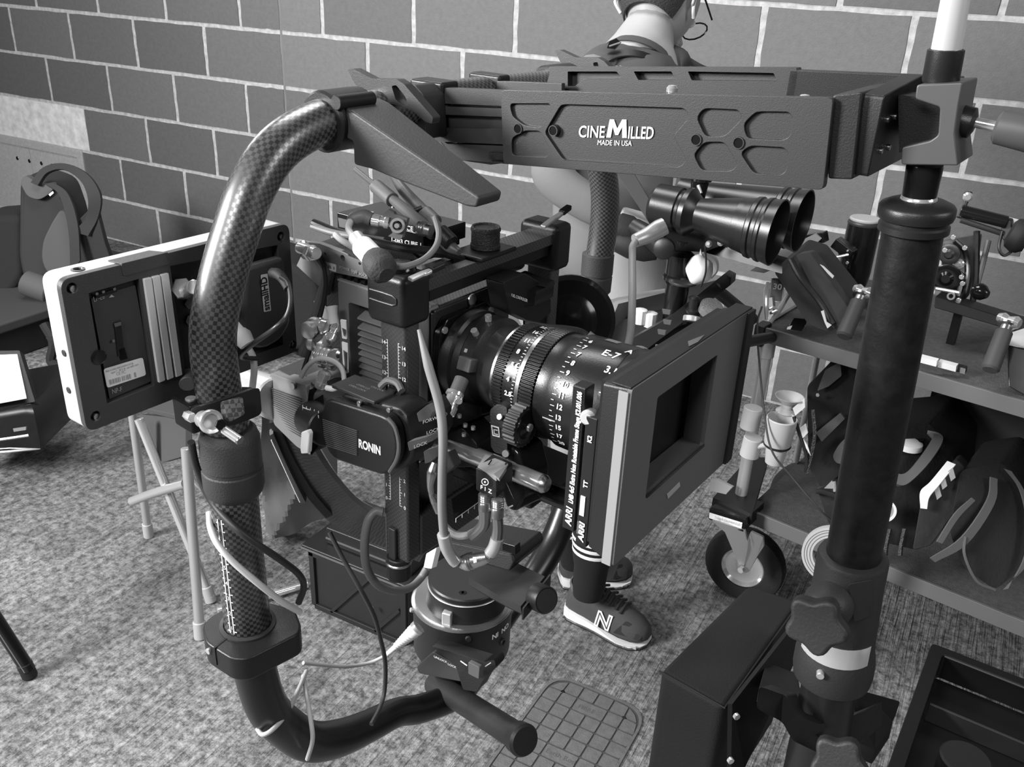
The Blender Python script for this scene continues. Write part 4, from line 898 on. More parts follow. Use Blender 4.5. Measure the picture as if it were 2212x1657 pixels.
# connector panel at the back of the camera
t = T('cable_connectors', 'cluster of silver plugs and white tags at the back of the camera', 'connectors', base=D((700,800,.86))[0][:])
t.p('panel', prism(R(1, -.105, (678,650),(735,690),(745,850),(700,870),(672,800)), (0,.004,0)), mat('panel_grey', .2, .5))
for (x0,y0,x1,y1,r_,m_) in ((672,700,722,712,.0075,CHR),(668,735,735,752,.009,ALU),(690,690,700,735,.005,STL),(672,715,690,735,.006,GRY),(690,775,730,785,.008,STL),(690,838,705,800,.006,CHR),(728,700,712,735,.005,CHR),(700,760,734,765,.006,STL),(684,700,676,706,.008,ALU)):
    t.p('plug', lathe(*[(lambda a, b: (a, b-a))(*D((x0,y0,.83),(x1,y1,.825)))][0], [(0,r_*.8),(.002,r_),(.006,r_),(.007,r_*.75),(.010,r_*.75),(.011,r_),(.016,r_),(.018,r_*.6)], 16), m_)
for i in range(4):
    t.p('plug_ring', cyl(*D((688+i*9,766+i*2,.82),(692+i*9,767+i*2,.818)), .0075), CHR)
t.p('white_tube', tube(D((716,662,.83),(719,680,.83),(722,700,.83)), [.006,.0045,.005], 14), PAP)
for x0,y0,x1,y1,x2,y2,x3,y3 in ((735,690,747,692,749,733,739,731),(738,738,750,742,752,806,742,806)):
    t.p('tag', prism(D((x0,y0,.80),(x1,y1,.795),(x2,y2,.80),(x3,y3,.80)), (0,.001,0), .0008), PAP)
    t.p('tag_print', prism(D((x0+4,y0+18,.798),(x1-4,y1+18,.793),(x2-4,y2-6,.798),(x3+4,y3-6,.798)), (0,-.0003,0)), GRY)
cable('signal_cable', 'pale cable arching over the plugs behind the camera', ((650,815,.82),(665,790,.815),(690,775,.81),(720,780,.80),(740,800,.79),(745,840,.78)), .0022, LGC)
cable('signal_cable', 'white wire bent between plug and motor', ((706,838,.80),(722,840,.795),(740,830,.79)), .0026, PAP)

# ------------------------------------------------------------------ lens motor on its rod
t = T('support_rod', 'polished steel support rod under the lens carrying the lens motor', 'rod', base=D((1100,1010,.77))[0][:])
r0, r1 = D((990,975,.80),(1182,1052,.732)); r0 = r0+(r1-r0)*0
rdv = V((1,0,0)); r1 = at(RF,1176,1046,.74); r0 = r1-rdv*.15
t.p('rod', cyl(r0, r1, .0078, n=32), CHR); t.p('rod_end', lathe(r1-rdv*.003, rdv, [(0,.0078),(.003,.0078),(.006,.006),(.0065,.003)], 32), STL)
q0 = r0+V((0,.03,-.028)); t.p('lower_rod', cyl(q0+rdv*.03, q0+rdv*.16, .0095, n=24), BLG); t.p('lower_rod_end', hollow(q0+rdv*.158, rdv, [(0,.0095),(.004,.009)], [(0,.006),(.004,.006)], 24), ANO)
t = T('lens_motor', 'black lens control motor with pale top, gear wheel and white FIZ and ARRI lettering', 'motor', base=D((1070,1060,.74))[0][:])
t.p('control_box', prism(D((1028,1010,.735),(1072,1030,.722),(1072,1076,.728),(1042,1067,.735),(1028,1058,.738)), (.0,.022,.003), .001), BLK, bev=.0015)
t.p('control_box_side', prism(D((1072,1030,.7215),(1096,1000,.735),(1096,1050,.74),(1072,1076,.728)), (-.002,.002,0), .001), BLG)
t.p('pale_top', prism(D((1031,1009,.735),(1048,981,.752),(1098,1001,.735),(1072,1032,.72)), (0,.001,-.004), .001), mat('pale_cap', .3, .5), bev=.001)
t.p('pale_top', prism(D((1066,1024,.7205),(1078,1034,.7185),(1098,1003,.734),(1090,999,.737)), (0,.001,-.003)), MATS['pale_cap'])
a_, b_ = D((1055,1006,.734),(1062,996,.738)); t.p('top_mark', tube([a_+V((0,0,.001)), b_+V((0,0,.001))], .0006, 5, 1), BLG)
p = at(RF,1048,1041,.7265); nv = (CAMf).normalized(); nv = V((.35,-1,.1)).normalized()
t.p('target_mark', hollow(p, nv, [(0,.0031),(.0005,.0031)], [(0,.0024),(.0005,.0024)], 24), WHT); t.p('target_mark', cyl(p, p+nv*.0006, .0009, n=10), WHT)
for x, y, ch in ((1040,1055,'F'),(1049,1059,'I'),(1057,1063,'Z')):
    a_, b_ = D((x-2,y,.7255),(x+4,y+2.5,.7245)); t.p('lettering', text(ch, .0052, a_, b_-a_, EC, .0005, .0001, align='LEFT'), WHT)
t.p('motor_body', prism(D((1098,960,.755),(1118,975,.75),(1132,1030,.75),(1128,1080,.755),(1112,1108,.76),(1092,1098,.765),(1084,1060,.765),(1086,1000,.765)), (.006,.03,0), .004), BLG, bev=.003)
a_, b_ = D((1118,1068,.73),(1104,1036,.727))
t.p('lettering', text('ARRI', .0095, D((1112,1078,.732))[0], b_-a_, V((-.4,.3,.0))+EA*0, .0008, .0003, shear=.1, fit=.0135), WHT)
t.p('body_mark', tube(D((1097,1097,.747),(1108,1092,.747)), .0006, 5, 1), WHT)
t.p('bracket_post', prism(D((1058,885,.755),(1075,872,.752),(1095,880,.748),(1096,985,.75),(1068,978,.752),(1060,965,.755)), (0,.014,0), .002), BLK, bev=.002)
t.p('logo', plate(D((1061,918,.7495),(1078,923,.748),(1080,945,.749),(1064,941,.7505)), [D((1063,921,.7495),(1076,925,.748),(1078,942,.749),(1066,939,.7505))], (.0001,-.0003,0)), WHT)
t.p('logo', tube(D((1075,930,.748),(1067,928,.7495),(1068,937,.7495),(1076,939,.749)), .0005, 5, 1), WHT)
p = at(RF,1081,901,.748); t.p('post_screw', cyl(p, p+V((.0,-.002,.001)), .0026, n=16), CHR)
p = at(RF,1094,979,.743); t.p('post_screw', cyl(p, p+V((.001,-.003,.001)), .003, n=16), CHR)
g0, g1 = at(RF,1112,912,.748), at(RF,1112,912,.748)+V((.014,0,0)); gp = []
for i in range(96):
    an = 2*pi*i/96; rr_ = .0172 if (i//2)%2 else .0186; gp.append(g0+V((0, rr_*cos(an), rr_*sin(an))))
t.p('gear_wheel', prism(gp, (.012,0,0)), mat('gear_plastic', .035, .45), bev=.0004)
t.p('gear_hub', lathe(g0+V((.0115,0,0)), (1,0,0), [(0,.0165),(.0012,.0155),(.0005,.012),(.001,.008),(.0025,.006),(.003,.003)], 40), BLG)
t.p('gear_screw', cyl(g0+V((.013,0,0)), g0+V((.0165,0,0)), .0035, n=16), CHR)
for k, (P_, r_) in enumerate((((1050,1072,.735),(1051,1095,.735)), .0055), ) if False else ():
    pass
for x0,y0,x1,y1 in ((1047,1066,1047,1104),(1074,1078,1074,1120)):
    a_, b_ = D((x0,y0,.738),(x1,y1,.742)); L_ = (b_-a_).length
    pr_ = [(0,.0048)]; 
    for i in range(4): pr_ += [(.001+i*.0018,.0056),(.0022+i*.0018,.0048)]
    t.p('plug', lathe(a_, b_-a_, pr_+[(.009,.0054),(L_-.001,.0054),(L_,.004)], 20), mat('silver_plug', .6, .25, .9))
cable('motor_cable', 'grey cable with a bend hanging from the left plug of the lens motor', ((1047,1100,.742),(1046,1130,.748),(1035,1146,.752),(1020,1157,.757)), [.0052,.005,.0048,.0055], mat('mid_grey_cable'))
cable('motor_cable', 'dark grey cable running left from the bent plug below the lens motor', ((1022,1155,.757),(995,1158,.77),(975,1150,.775),(960,1135,.78)), .0035, mat('mid_grey_cable'))
cable('motor_cable', 'grey cable dropping from the right plug of the lens motor', ((1074,1116,.744),(1075,1145,.75),(1070,1175,.755),(1058,1200,.76)), .0048, mat('mid_grey_cable'))
solo('cable_sleeve', 'white heat shrink sleeve on the lens motor cable, right side', 'cable sleeve', tube(D((1074,1163,.7515),(1068,1182,.755),(1059,1196,.758)), .0056, 12), ALU)
t = T('round_connector', 'silver round push-pull connector at the bottom of the hanging cable loop', 'connector', base=D((1025,1212,.77))[0][:])
a_, b_ = D((994,1219,.775),(1054,1203,.762)); L_ = (b_-a_).length
t.p('shell', lathe(a_, b_-a_, [(0,.0035),(.003,.0055),(.005,.0072),(.010,.0078),(.0105,.0068),(.0115,.0078),(.0125,.0068),(.0135,.0078),(.0145,.0068),(.018,.0062),(L_-.006,.006),(L_,.0045)], 28), mat('silver_plug', .6, .25, .9))
t.p('mark', prism(D((1022,1203,.755),(1030,1203,.754),(1030,1214,.754),(1024,1216,.755)), (0,-.0005,0)), PAP)
cable('video_cable', 'thick light grey cable hanging from the camera top to the round connector', ((905,712,.70),(925,790,.70),(950,880,.705),(957,950,.71),(955,1040,.725),(955,1100,.735),(960,1160,.75),(968,1185,.76),(985,1212,.77),(997,1219,.775)), [.0016]+[.0037]*8+[.003], mat('mid_pale_cable', .24, .5), n=14)
solo('cable_sleeve', 'white heat shrink sleeve on the thick hanging cable, left side', 'cable sleeve', tube(D((958,1155,.748),(965,1182,.757),(980,1208,.768),(986,1214,.77)), .0056, 12), ALU)
cable('motor_cable', 'grey looped cable from the near post to a white sleeve', ((828,1106,.83),(812,1105,.83),(796,1125,.83),(788,1170,.84),(792,1225,.86),(815,1262,.89),(850,1276,.93),(885,1270,.96),(908,1250,.98),(922,1228,.98)), .0042, mat('mid_grey_cable'), n=14)
solo('cable_sleeve', 'white angled cable sleeve at the end of the looped cable by the post', 'cable sleeve', prism(D((915,1226,.975),(921,1196,.975),(943,1183,.97),(932,1229,.975)), (.002,.006,0), .001), PAP)
t = T('video_connector', 'silver connector with chrome cuff under the lens mount', 'connector', base=D((975,880,.74))[0][:])
a_, b_ = D((998,818,.76),(985,850,.755)); t.p('cable_end', cyl(a_, b_, .0062, n=20), GRY)
a_, b_ = D((984,848,.752),(964,898,.745)); t.p('shell', lathe(a_, b_-a_, [(0,.0075),(.003,.0078),(.004,.006),(.012,.006),(.013,.0068),(.020,.0066),(.022,.0045),(.026,.004)], 24), CHR)
p = at(RF,992,863,.745); t.p('cuff_screw', cyl(p, p+V((.002,-.003,0)), .003), CHR)
cable('motor_cable', 'thin silver jointed cable beside the thick cable below the lock block', ((940,1000,.74),(934,1020,.74),(930,1045,.745),(932,1065,.75),(940,1080,.755),(950,1105,.76)), [.0035,.0045,.003,.0025,.0045,.0042], STL)
# long thin cables round the ring
cable('control_cable', 'dark cable leaving the clamp, crossing the lower left tube to its right', ((413,955,.76),(425,1010,.78),(455,1080,.785),(520,1150,.775),(600,1205,.80),(645,1240,.83),(656,1268,.85),(645,1302,.86)), .0032, DGC, n=12)
cable('control_cable', 'white cable curving in front of the lower left tube and ruler', ((452,1108,.80),(455,1140,.79),(470,1175,.78),(505,1215,.78),(560,1262,.79),(610,1300,.81),(648,1322,.83)), .003, mat('white_cable', .6, .4), n=12)
cable('control_cable', 'grey cable coming from the monitor round the ring tube', ((556,775,.80),(520,770,.78),(548,742,.73),(590,712,.70),(618,685,.70),(628,650,.70),(622,612,.70),(606,597,.70)), .0021, mat('dark_grey_cable', .025, .4), n=12)
solo('cable_boot', 'ribbed dark strain relief where the monitor cable enters the power module', 'cable boot', tube(D((588,590,.715),(600,592,.71),(612,604,.705),(622,624,.70)), [.0042,.0044,.0038,.003], 12), RUB)
cable('control_cable', 'white cable hanging from the coiled plug beside the ring tube', ((535,750,.80),(546,770,.80),(549,800,.80),(545,840,.81),(543,870,.82)), .003, mat('white_cable'), n=12)
solo('coiled_plug', 'white ribbed plug showing right of the ring tube', 'plug', tube(D((512,700,.80),(522,725,.80),(535,745,.80)), [.008,.009,.007], 14), PAP)
cable('control_cable', 'thin dark cable falling past the black case to the bottom bend', ((712,1150,1.0),(740,1205,1.0),(780,1275,1.0),(808,1330,1.01),(822,1380,1.03),(832,1430,1.05),(831,1490,1.06),(820,1530,1.05),(802,1565,1.03)), .0026, DGC, n=10)
cable('control_cable', 'pale thin cable from the ribbed white plug of the pan motor, curving left', ((832,1417,1.1),(795,1433,1.1),(745,1440,1.08),(690,1436,1.05),(655,1432,1.03)), .0022, LGC)
cable('control_cable', 'pale thin cable end looped under the ring bend, left strand', ((662,1450,.98),(645,1490,.95),(620,1540,.92),(590,1575,.90),(568,1587,.90),(556,1575,.91)), .0024, LGC)
cable('control_cable', 'pale thin cable falling in front of the ring bend, right strand', ((655,1460,.98),(662,1500,.95),(672,1560,.93),(675,1600,.93),(664,1640,.95)), .0024, LGC)
t = T('ribbed_plug', 'white ribbed strain relief plugged into the side of the pan motor', 'plug', base=D((865,1390,1.09))[0][:])
a_, b_ = D((902,1357,1.08),(838,1412,1.1)); L_ = (b_-a_).length; pr_ = [(0,.007),(.002,.0085),(.008,.0085)]
for i in range(8): pr_ += [(.010+i*.0042,.0085-i*.0005),(.0125+i*.0042,.007-i*.0005)]
t.p('relief', lathe(a_, b_-a_, pr_+[(L_+.003,.003)], 20), PAP)
a_, b_ = D((905,1354,1.08),(898,1361,1.08)); t.p('chrome_cuff', cyl(a_, b_, .0095), CHR)
# cables above the matte box
cable('video_cable', 'grey cable rising behind the matte box with a bent plug at its top', ((1270,722,.80),(1290,740,.80),(1310,775,.80),(1330,783,.80),(1350,765,.82),(1362,720,.84),(1366,640,.88),(1366,560,.92),(1368,530,.93),(1385,512,.94)), .0038, mat('mid_pale_cable'), n=14)
cable('video_cable', 'dark cable lying across the top of the lens', ((1140,700,.80),(1180,708,.79),(1225,712,.79),(1262,722,.80),(1300,760,.80)), .0035, DGC)
solo('bent_plug', 'pale bent plug at the top of the grey cable in front of the second camera', 'plug', tube(D((1372,520,.935),(1400,508,.94),(1422,495,.94),(1436,488,.94)), [.007,.0085,.0095,.009], 16), ALU)
# ------------------------------------------------------------------ background, in room coordinates
def DW(*p): return D(*p, F=WF)
FW = V((_f.x, _f.y, 0)).normalized()
LAT = V((_r0.x, _r0.y, 0))
# cover plate in the floor
t = T('access_cover', 'rounded metal access cover with a grid of raised squares in the concrete floor', 'floor cover', WF, (4.11,-1.86,0))
CX0, CX1, CY0, CY1 = 3.998, 4.226, -2.03, -1.674
COV = mat('cover_metal', .13, .5, .2, bump=.4, scale=250, var=.15)
def rrect(x0, x1, y0, y1, z, r, n=6):
    return rnd([V((x0,y0,z)),V((x1,y0,z)),V((x1,y1,z)),V((x0,y1,z))], r, n)
t.p('rim', plate(rrect(CX0,CX1,CY0,CY1,.0005,.06), [rrect(CX0+.006,CX1-.006,CY0+.006,CY1-.006,.0005,.055)], (0,0,.003)), COV)
t.p('plate', prism(rrect(CX0+.006,CX1-.006,CY0+.006,CY1-.006,.0003,.055), (0,0,.0012)), mat('cover_groove', .045, .7))
cs = .0362; nx, ny = 6, 10; ox = CX0+.0065; oy = CY1-.008
def inr(x, y): 
    for cx_, cy_ in ((CX0+.062,CY1-.062),(CX1-.062,CY1-.062),(CX0+.062,CY0+.062),(CX1-.062,CY0+.062)):
        if (x-cx_)*(1 if cx_ > 4.1 else -1) > 0 and (y-cy_)*(1 if cy_ > -1.85 else -1) > 0 and math.hypot(x-cx_, y-cy_) > .055: return False
    return CX0+.007 < x < CX1-.007 and CY0+.007 < y < CY1-.007
def clampc(x, y):
    for cx_, cy_ in ((CX0+.062,CY1-.062),(CX1-.062,CY1-.062),(CX0+.062,CY0+.062),(CX1-.062,CY0+.062)):
        if (x-cx_)*(1 if cx_ > 4.1 else -1) > 0 and (y-cy_)*(1 if cy_ > -1.85 else -1) > 0:
            h = math.hypot(x-cx_, y-cy_)
            if h > .053: return cx_+(x-cx_)*.053/h, cy_+(y-cy_)*.053/h
    return x, y
gl_ = .0018
for i in range(nx):
    for j in range(ny):
        w_ = 1
        if (j, i) in ((1,2),(5,2)): w_ = 2
        if (j, i) in ((1,3),(5,3)): continue
        x0, x1 = ox+i*cs+gl_, ox+(i+w_)*cs-gl_; y1, y0 = oy-j*cs-gl_, oy-(j+1)*cs+gl_
        y0 = max(y0, CY0+.008)
        if y1-y0 < .008: continue
        P_ = [V((*clampc(x, y), .0015)) for x, y in ((x0,y0),(x1,y0),(x1,y1),(x0,y1))]
        if (P_[0]-P_[2]).length < .012: continue
        t.p('tile', prism(P_, (0,0,.0018), .003, 2), COV)
for s_, x, y in (('FIBRE', ox+2.3*cs, oy-1.7*cs), ('Earth Rod', ox+2.15*cs, oy-5.65*cs)):
    t.p('lettering', text(s_, .016, (x,y,.0034), (1,.02,0), (-.02,1,0), .0004), mat('cover_letter', .09, .5))
for i, j in ((1,1),(5,1),(5,6)): t.p('lifting_hole', cyl((ox+i*cs,oy-j*cs,.002),(ox+i*cs,oy-j*cs,.0038),.0045,n=12), BLG)

# black open tray bottom right
t = T('open_tray', 'open black tray with raised rim at the foot of the stand, bottom right', 'tray', WF, (4.5,-2.0,.3))
q = W(2, .42, (2013,1388),(2300,1500),(2080,1850),(1880,1760)); ax_ = (q[1]-q[0]); ay_ = (W(2,.42,(1880,1760))[0]-q[0])
ax_ = ax_.normalized()*.42; ay_ = ay_.normalized()*.42
def tq(u_, v_, z): return q[0]+ax_*u_+ay_*v_+V((0,0,z))
TRM = mat('tray_black', .007, .4)
t.p('rim', plate([tq(0,0,0),tq(1,0,0),tq(1,1,0),tq(0,1,0)], [[tq(.05,.045,0),tq(.95,.045,0),tq(.95,.95,0),tq(.05,.95,0)]], (0,0,-.05), .01), TRM, bev=.003)
t.p('floor', prism([tq(.04,.04,-.055),tq(.96,.04,-.055),tq(.96,.96,-.055),tq(.04,.96,-.055)], (0,0,-.005)), TRM)
t.p('divider', prism([tq(.06,.3,-.02),tq(.95,.3,-.02),tq(.95,.3,-.055),tq(.06,.3,-.055)], ay_*.012), mat('divider_grey', .04, .4), bev=.001)
t.p('rim_edge', tube([tq(.05,.046,-.003),tq(.95,.046,-.003)], .002, 6, 1), mat('divider_grey'))
t.p('round_pad', cyl(tq(.22,.55,-.055), tq(.22,.55,-.005), .036, n=32), mat('pad_dark', .014, .6))
t.p('bright_plate', prism([tq(.2,.68,-.05),tq(.33,.66,-.05),tq(.36,.8,-.05),tq(.24,.82,-.05)], (0,0,.006)), STL)
t.p('support_leg', bx(q[0].x+.12, q[0].x+.16, q[0].y-.16, q[0].y-.12, 0, .36), BLK)
t.p('support_base', bx(q[0].x+.0, q[0].x+.3, q[0].y-.3, q[0].y-.0, 0, .02), BLK)
t.p('tray_arm', prism(D((1855,1490,1.2),(1945,1515,1.2),(1925,1560,1.2),(1880,1580,1.2),(1850,1560,1.2), F=WF), (0,.01,-.03), .003), BLK, bev=.002)

# ------------------------------------------------------------------ cart
c0_, c1_ = W(2, .742, (1645,705),(2212,865)); cdx = (c1_-c0_).normalized(); cdx.z = 0; cdy = V((-cdx.y, cdx.x, 0)); CM = MX(((cdx.x,cdy.x,0,c0_.x),(cdx.y,cdy.y,0,c0_.y),(0,0,1,0),(0,0,0,1)))
t = T('equipment_cart', 'two shelf metal equipment cart with pale posts and a big caster by the wall', 'cart', CM, (.5,.3,0))
CG = mat('cart_edge_grey', .17, .45, .2); CARP = mat('cart_carpet', .085, .95, bump=1, scale=400, var=.2)
CL, CDp = .95, .52; ZS = .742
def onC(ax, val, *p): return [on(CM, ax, val, x, y) for x, y in p]
t.p('top_shelf', bx(0, CL, .006, CDp, ZS-.02, ZS-.004), CARP)
for y0, y1 in ((-.004,.004),(CDp-.004,CDp+.004)): t.p('shelf_edge', bx(-.004, CL, y0, y1, ZS-.033, ZS), CG, bev=.001)
t.p('shelf_edge', bx(-.004, .004, 0, CDp, ZS-.033, ZS), CG, bev=.001)
zl = onC(1, 0, (1620,1118),(2212,1320)); ZL = (zl[0].z+zl[1].z)/2
t.p('lower_shelf', bx(.04, CL, .006, CDp, ZL-.02, ZL-.004), CARP)
for y0 in (-.004, CDp-.004): t.p('shelf_edge', bx(.02, CL, y0, y0+.008, ZL-.036, ZL), CG, bev=.001)
PP = mat('pale_post', .8, .35, .4)
for y in (.02, CDp-.02): t.p('post', cyl((.012,y,ZL-.05),(.012,y,ZS-.03), .0145, n=24), PP); t.p('post_cap', cyl((.012,y,ZS-.075),(.012,y,ZS-.033), .019, n=24), PP)
t.p('post', cyl((.035,.3,ZL),(.035,.3,ZS-.03), .008, n=16), PP)
for y in (.02, CDp-.02): t.p('post', cyl((CL-.02,y,ZL-.05),(CL-.02,y,ZS-.03), .0145, n=24), PP)
t.p('corner_bracket', bx(-.012,.012,-.01,.03,ZS-.045,ZS+.004), BLK, bev=.003)
# lower left frame and caster
t.p('lower_frame', prism(DW((1536,1040,2.18),(1590,1032,2.2),(1655,960,2.25),(1720,975,2.25),(1640,1130,2.15),(1540,1098,2.16)), (0,0,-.03)) if False else prism([CM.inverted()@p for p in W(2, ZL+.02, (1540,1075),(1620,985),(1660,990),(1625,1110))], (0,0,-.03)), BLK)
t.p('pale_bracket', prism([CM.inverted()@p for p in DW((1535,1036,2.15),(1548,1035,2.15),(1582,1052,2.14),(1568,1068,2.14),(1533,1060,2.15))], (0,.01,-.002)), ALU)
cp_ = [CM.inverted()@p for p in DW((1532,1098,2.13),(1612,1122,2.1),(1606,1150,2.1),(1530,1122,2.13))]
t.p('caster_block', prism(cp_, (0,.1,0)), BLG, bev=.002)
t.p('maker_label', prism([p+V((0,-.0008,0)) for p in [CM.inverted()@q_ for q_ in DW((1533,1107,2.129),(1604,1129,2.1),(1602,1142,2.1),(1532,1119,2.129))]], (0,.0005,0)), PAP)
o_ = [CM.inverted()@q_ for q_ in DW((1545,1119,2.12),(1598,1135,2.1))]; t.p('fine_print', text('Stage Equipment Ltd', .012, o_[0]+V((0,-.003,0)), o_[1]-o_[0], EC, 0, fit=(o_[1]-o_[0]).length), mat('grey_print'))
wc = CM.inverted() @ at(WF, 1608, 1226, 2.28); wc.z = .1; wn = V((.15,-1,0)).normalized()
t.p('wheel_tyre', lathe(wc+wn*-.025, wn, [(0,.055),(0,.085),(.006,.097),(.015,.1),(.035,.1),(.044,.097),(.05,.085),(.05,.055)], 48, cap=False), mat('tyre_rubber', .02, .75, bump=.5, scale=200))
for r_ in (.0985,): 
    for k in (.018,.025,.032): t.p('tread_groove', lathe(wc+wn*(k-.026), wn, [(0,.1002),(.0015,.1006),(.003,.1002)], 48, cap=False), BLG)
t.p('wheel_rim', lathe(wc+wn*.012, wn, [(0,.05),(.01,.056),(.013,.052),(.005,.045),(.002,.02),(.006,.012),(.01,.006)], 40), CHR)
t.p('rim_back', cyl(wc-wn*.02, wc+wn*.012, .054), ANG)
fk = [CM.inverted()@q_ for q_ in DW((1537,1124,2.11),(1608,1144,2.1),(1614,1170,2.1),(1622,1148,2.1),(1648,1160,2.13),(1650,1180,2.13),(1634,1205,2.13),(1618,1235,2.16),(1604,1240,2.17),(1583,1190,2.15),(1566,1150,2.12))]
t.p('caster_fork', prism(fk, (0,.006,0), .002), mat('zinc', .7, .3, .8), bev=.002)
p = CM.inverted()@at(WF,1604,1228,2.155); t.p('axle_nut', cyl(p+V((0,-.012,0)), p, .008, n=6), CHR)
p = CM.inverted()@at(WF,1612,1191,2.14); t.p('fork_bolt', cyl(p+V((0,-.004,0)), p, .004, n=12), STL)
for x_ in (CL-.08,):
    for y_ in (.04, CDp-.06):
        wq = V((x_, y_, .1)); t.p('wheel_tyre', lathe(wq-V((0,.02,0)), EB, [(0,.05),(0,.09),(.006,.1),(.034,.1),(.04,.09),(.04,.05)], 32), MATS['tyre_rubber']); t.p('caster_fork', bx(x_-.02,x_+.02,y_-.025,y_+.025,.1,ZL-.03), MATS['zinc'])
wq = V((.03, CDp-.06, .1)); t.p('wheel_tyre', lathe(wq-V((0,.02,0)), EB, [(0,.05),(0,.09),(.006,.1),(.034,.1),(.04,.09),(.04,.05)], 32), MATS['tyre_rubber']); t.p('caster_fork', bx(.01,.05,CDp-.085,CDp-.035,.1,ZL-.03), MATS['zinc'])

def CW(*p): return [CM.inverted()@q_ for q_ in DW(*p)]
def cthing(name, label, cat, p, group=None): return T(name, label, cat, CM, CW(p)[0], group)
# cup holder with cups on the post
t = cthing('cup_holder', 'pale plastic clamps and cup hung on the cart post', 'cup holder', (1640,1000,1.97))
CUP = mat('pale_plastic', .5, .45)
for y0, y1 in ((880,925),(945,985)):
    a_, b_ = CW((1628,y0,1.98),(1618,y1,2.0)); t.p('post_clamp', cyl(a_, b_, .021, n=20), CUP)
a_, b_ = CW((1690,902,1.93),(1685,968,1.96)); dn = V((0,0,-1))
t.p('cup', hollow(a_, dn, [(0,.031),(.002,.0325),(.062,.0285),(.066,.027)], [(0,.030),(.062,.0265)], 32), CUP)
t.p('cup_base', cyl(a_+dn*.06, a_+dn*.067, .028, n=32), CUP)
t.p('holder_arm', tube(CW((1635,965,1.975),(1660,962,1.96),(1672,975,1.95),(1678,985,1.95)), .006, 10), CUP)
t.p('dark_band', cyl(a_+dn*.062, a_+dn*.069, .0295, n=32), BLK)
t.p('lower_cup', cyl(a_+dn*.07, a_+dn*.112, .0235, .019, n=32), CUP)
t = cthing('plastic_funnel', 'pale flared plastic funnel standing in the cup', 'funnel', (1705,880,1.95))
f0 = CW((1706,856,1.95))[0]; t.p('flare', hollow(f0, dn, [(0,.031),(.008,.024),(.018,.014),(.028,.0135),(.036,.024)], [(0,.029),(.008,.022),(.018,.0125),(.028,.012),(.036,.0225)], 32), CUP)
# scissors / striped ribbon by the cup
t = cthing('striped_tape', 'black and white striped strap hanging beside the cup', 'strap', (1735,930,1.93))
for i, q_ in enumerate((((1712,882),(1738,860),(1739,880),(1718,898)), ((1727,925),(1740,915),(1745,935),(1733,948)), ((1735,948),(1744,962),(1751,985),(1741,968)))):
    t.p('white_patch', prism(CW(*[(x,y,1.93) for x, y in q_]), (0,.002,0)), PAP)
t.p('strap', tube(CW((1715,900,1.932),(1728,940,1.932),(1742,985,1.935),(1741,1020,1.94)), .004, 6), BLK)
t.p('chain', tube(CW((1756,885,1.93),(1760,940,1.93),(1752,985,1.935),(1741,1025,1.94)), .004, 5), mat('chain_dark', .06, .35, .6, bump=2, scale=250))
# spring clamp with tag
t = cthing('spring_clamp', 'chrome spring clamp biting the left corner of the top shelf', 'clamp', (1665,690,1.94))
t.p('jaw', prism(CW((1652,645,1.93),(1668,642,1.93),(1672,690,1.93),(1664,698,1.93),(1654,690,1.93),(1652,665,1.93)), (0,.012,0)), STL)
for P_ in (((1664,697,1.93),(1682,672,1.93),(1700,640,1.93),(1711,628,1.93)), ((1656,690,1.93),(1655,660,1.93),(1656,630,1.93),(1660,610,1.93))): t.p('handle', tube(CW(*P_), [.004,.0055,.006,.005], 10), CHR)
t.p('spring', tube(CW((1662,668,1.925),(1672,664,1.925),(1678,670,1.925),(1668,676,1.925)), .003, 8), CHR)
t = cthing('number_tag', 'clear tag reading 30 standing above the chrome clamp', 'tag', (1680,650,1.94))
tg = CW((1667,600,1.94),(1695,603,1.94),(1690,652,1.94),(1680,652,1.94),(1663,648,1.94))
t.p('card', prism(tg, (0,.002,0), .004), mat('tag_grey', .14, .35)); t.p('border', tube([p-V((0,.001,0)) for p in rnd(tg, .004)]+[tg[0]-V((0,.001,0))], .0012, 6, 1), ALU)
o_ = CW((1669,624,1.9385),(1688,626,1.9385)); t.p('lettering', text('30', .018, o_[0], o_[1]-o_[0], EC, .0005, .0004, fit=(o_[1]-o_[0]).length), WHT)
cable('control_cable', 'thin dark wire hanging from the clamp past the cups to the lower shelf', ((1646,662,1.93),(1636,700,1.93),(1640,780,1.93),(1652,900,1.92),(1668,975,1.91),(1710,1030,1.90),(1770,1100,1.88),(1812,1140,1.9)), .0022, DGC, F=WF)
# on the top shelf
t = cthing('folded_case', 'angular black folded case with small white tags on the top shelf', 'case', (1760,690,1.9))
t.p('panel', prism(CW((1672,588,1.93),(1720,548,1.93),(1760,560,1.93),(1830,650,1.9),(1822,700,1.88),(1790,718,1.87),(1745,700,1.89)), (0,.06,.02), .006), mat('cloth_black', .018, .8, bump=.4, scale=300), bev=.004)
t.p('panel', prism(CW((1718,550,1.91),(1750,545,1.91),(1850,690,1.85),(1840,712,1.85),(1800,712,1.86)), (0,.03,.0), .006), mat('cloth_grey_dark', .035, .8), bev=.003)
t.p('tube_edge', tube(CW((1708,560,1.89),(1730,600,1.88),(1770,650,1.87),(1800,700,1.86)), .007, 10), BLK)
t.p('white_tag', prism(CW((1772,571,1.87),(1780,575,1.87),(1802,596,1.87),(1799,601,1.87),(1790,592,1.87)), (0,-.002,0)), PAP)
t.p('white_tag', prism(CW((1774,672,1.85),(1780,670,1.85),(1786,695,1.85),(1797,702,1.85),(1788,709,1.85),(1782,696,1.85)), (0,-.002,0)), PAP)
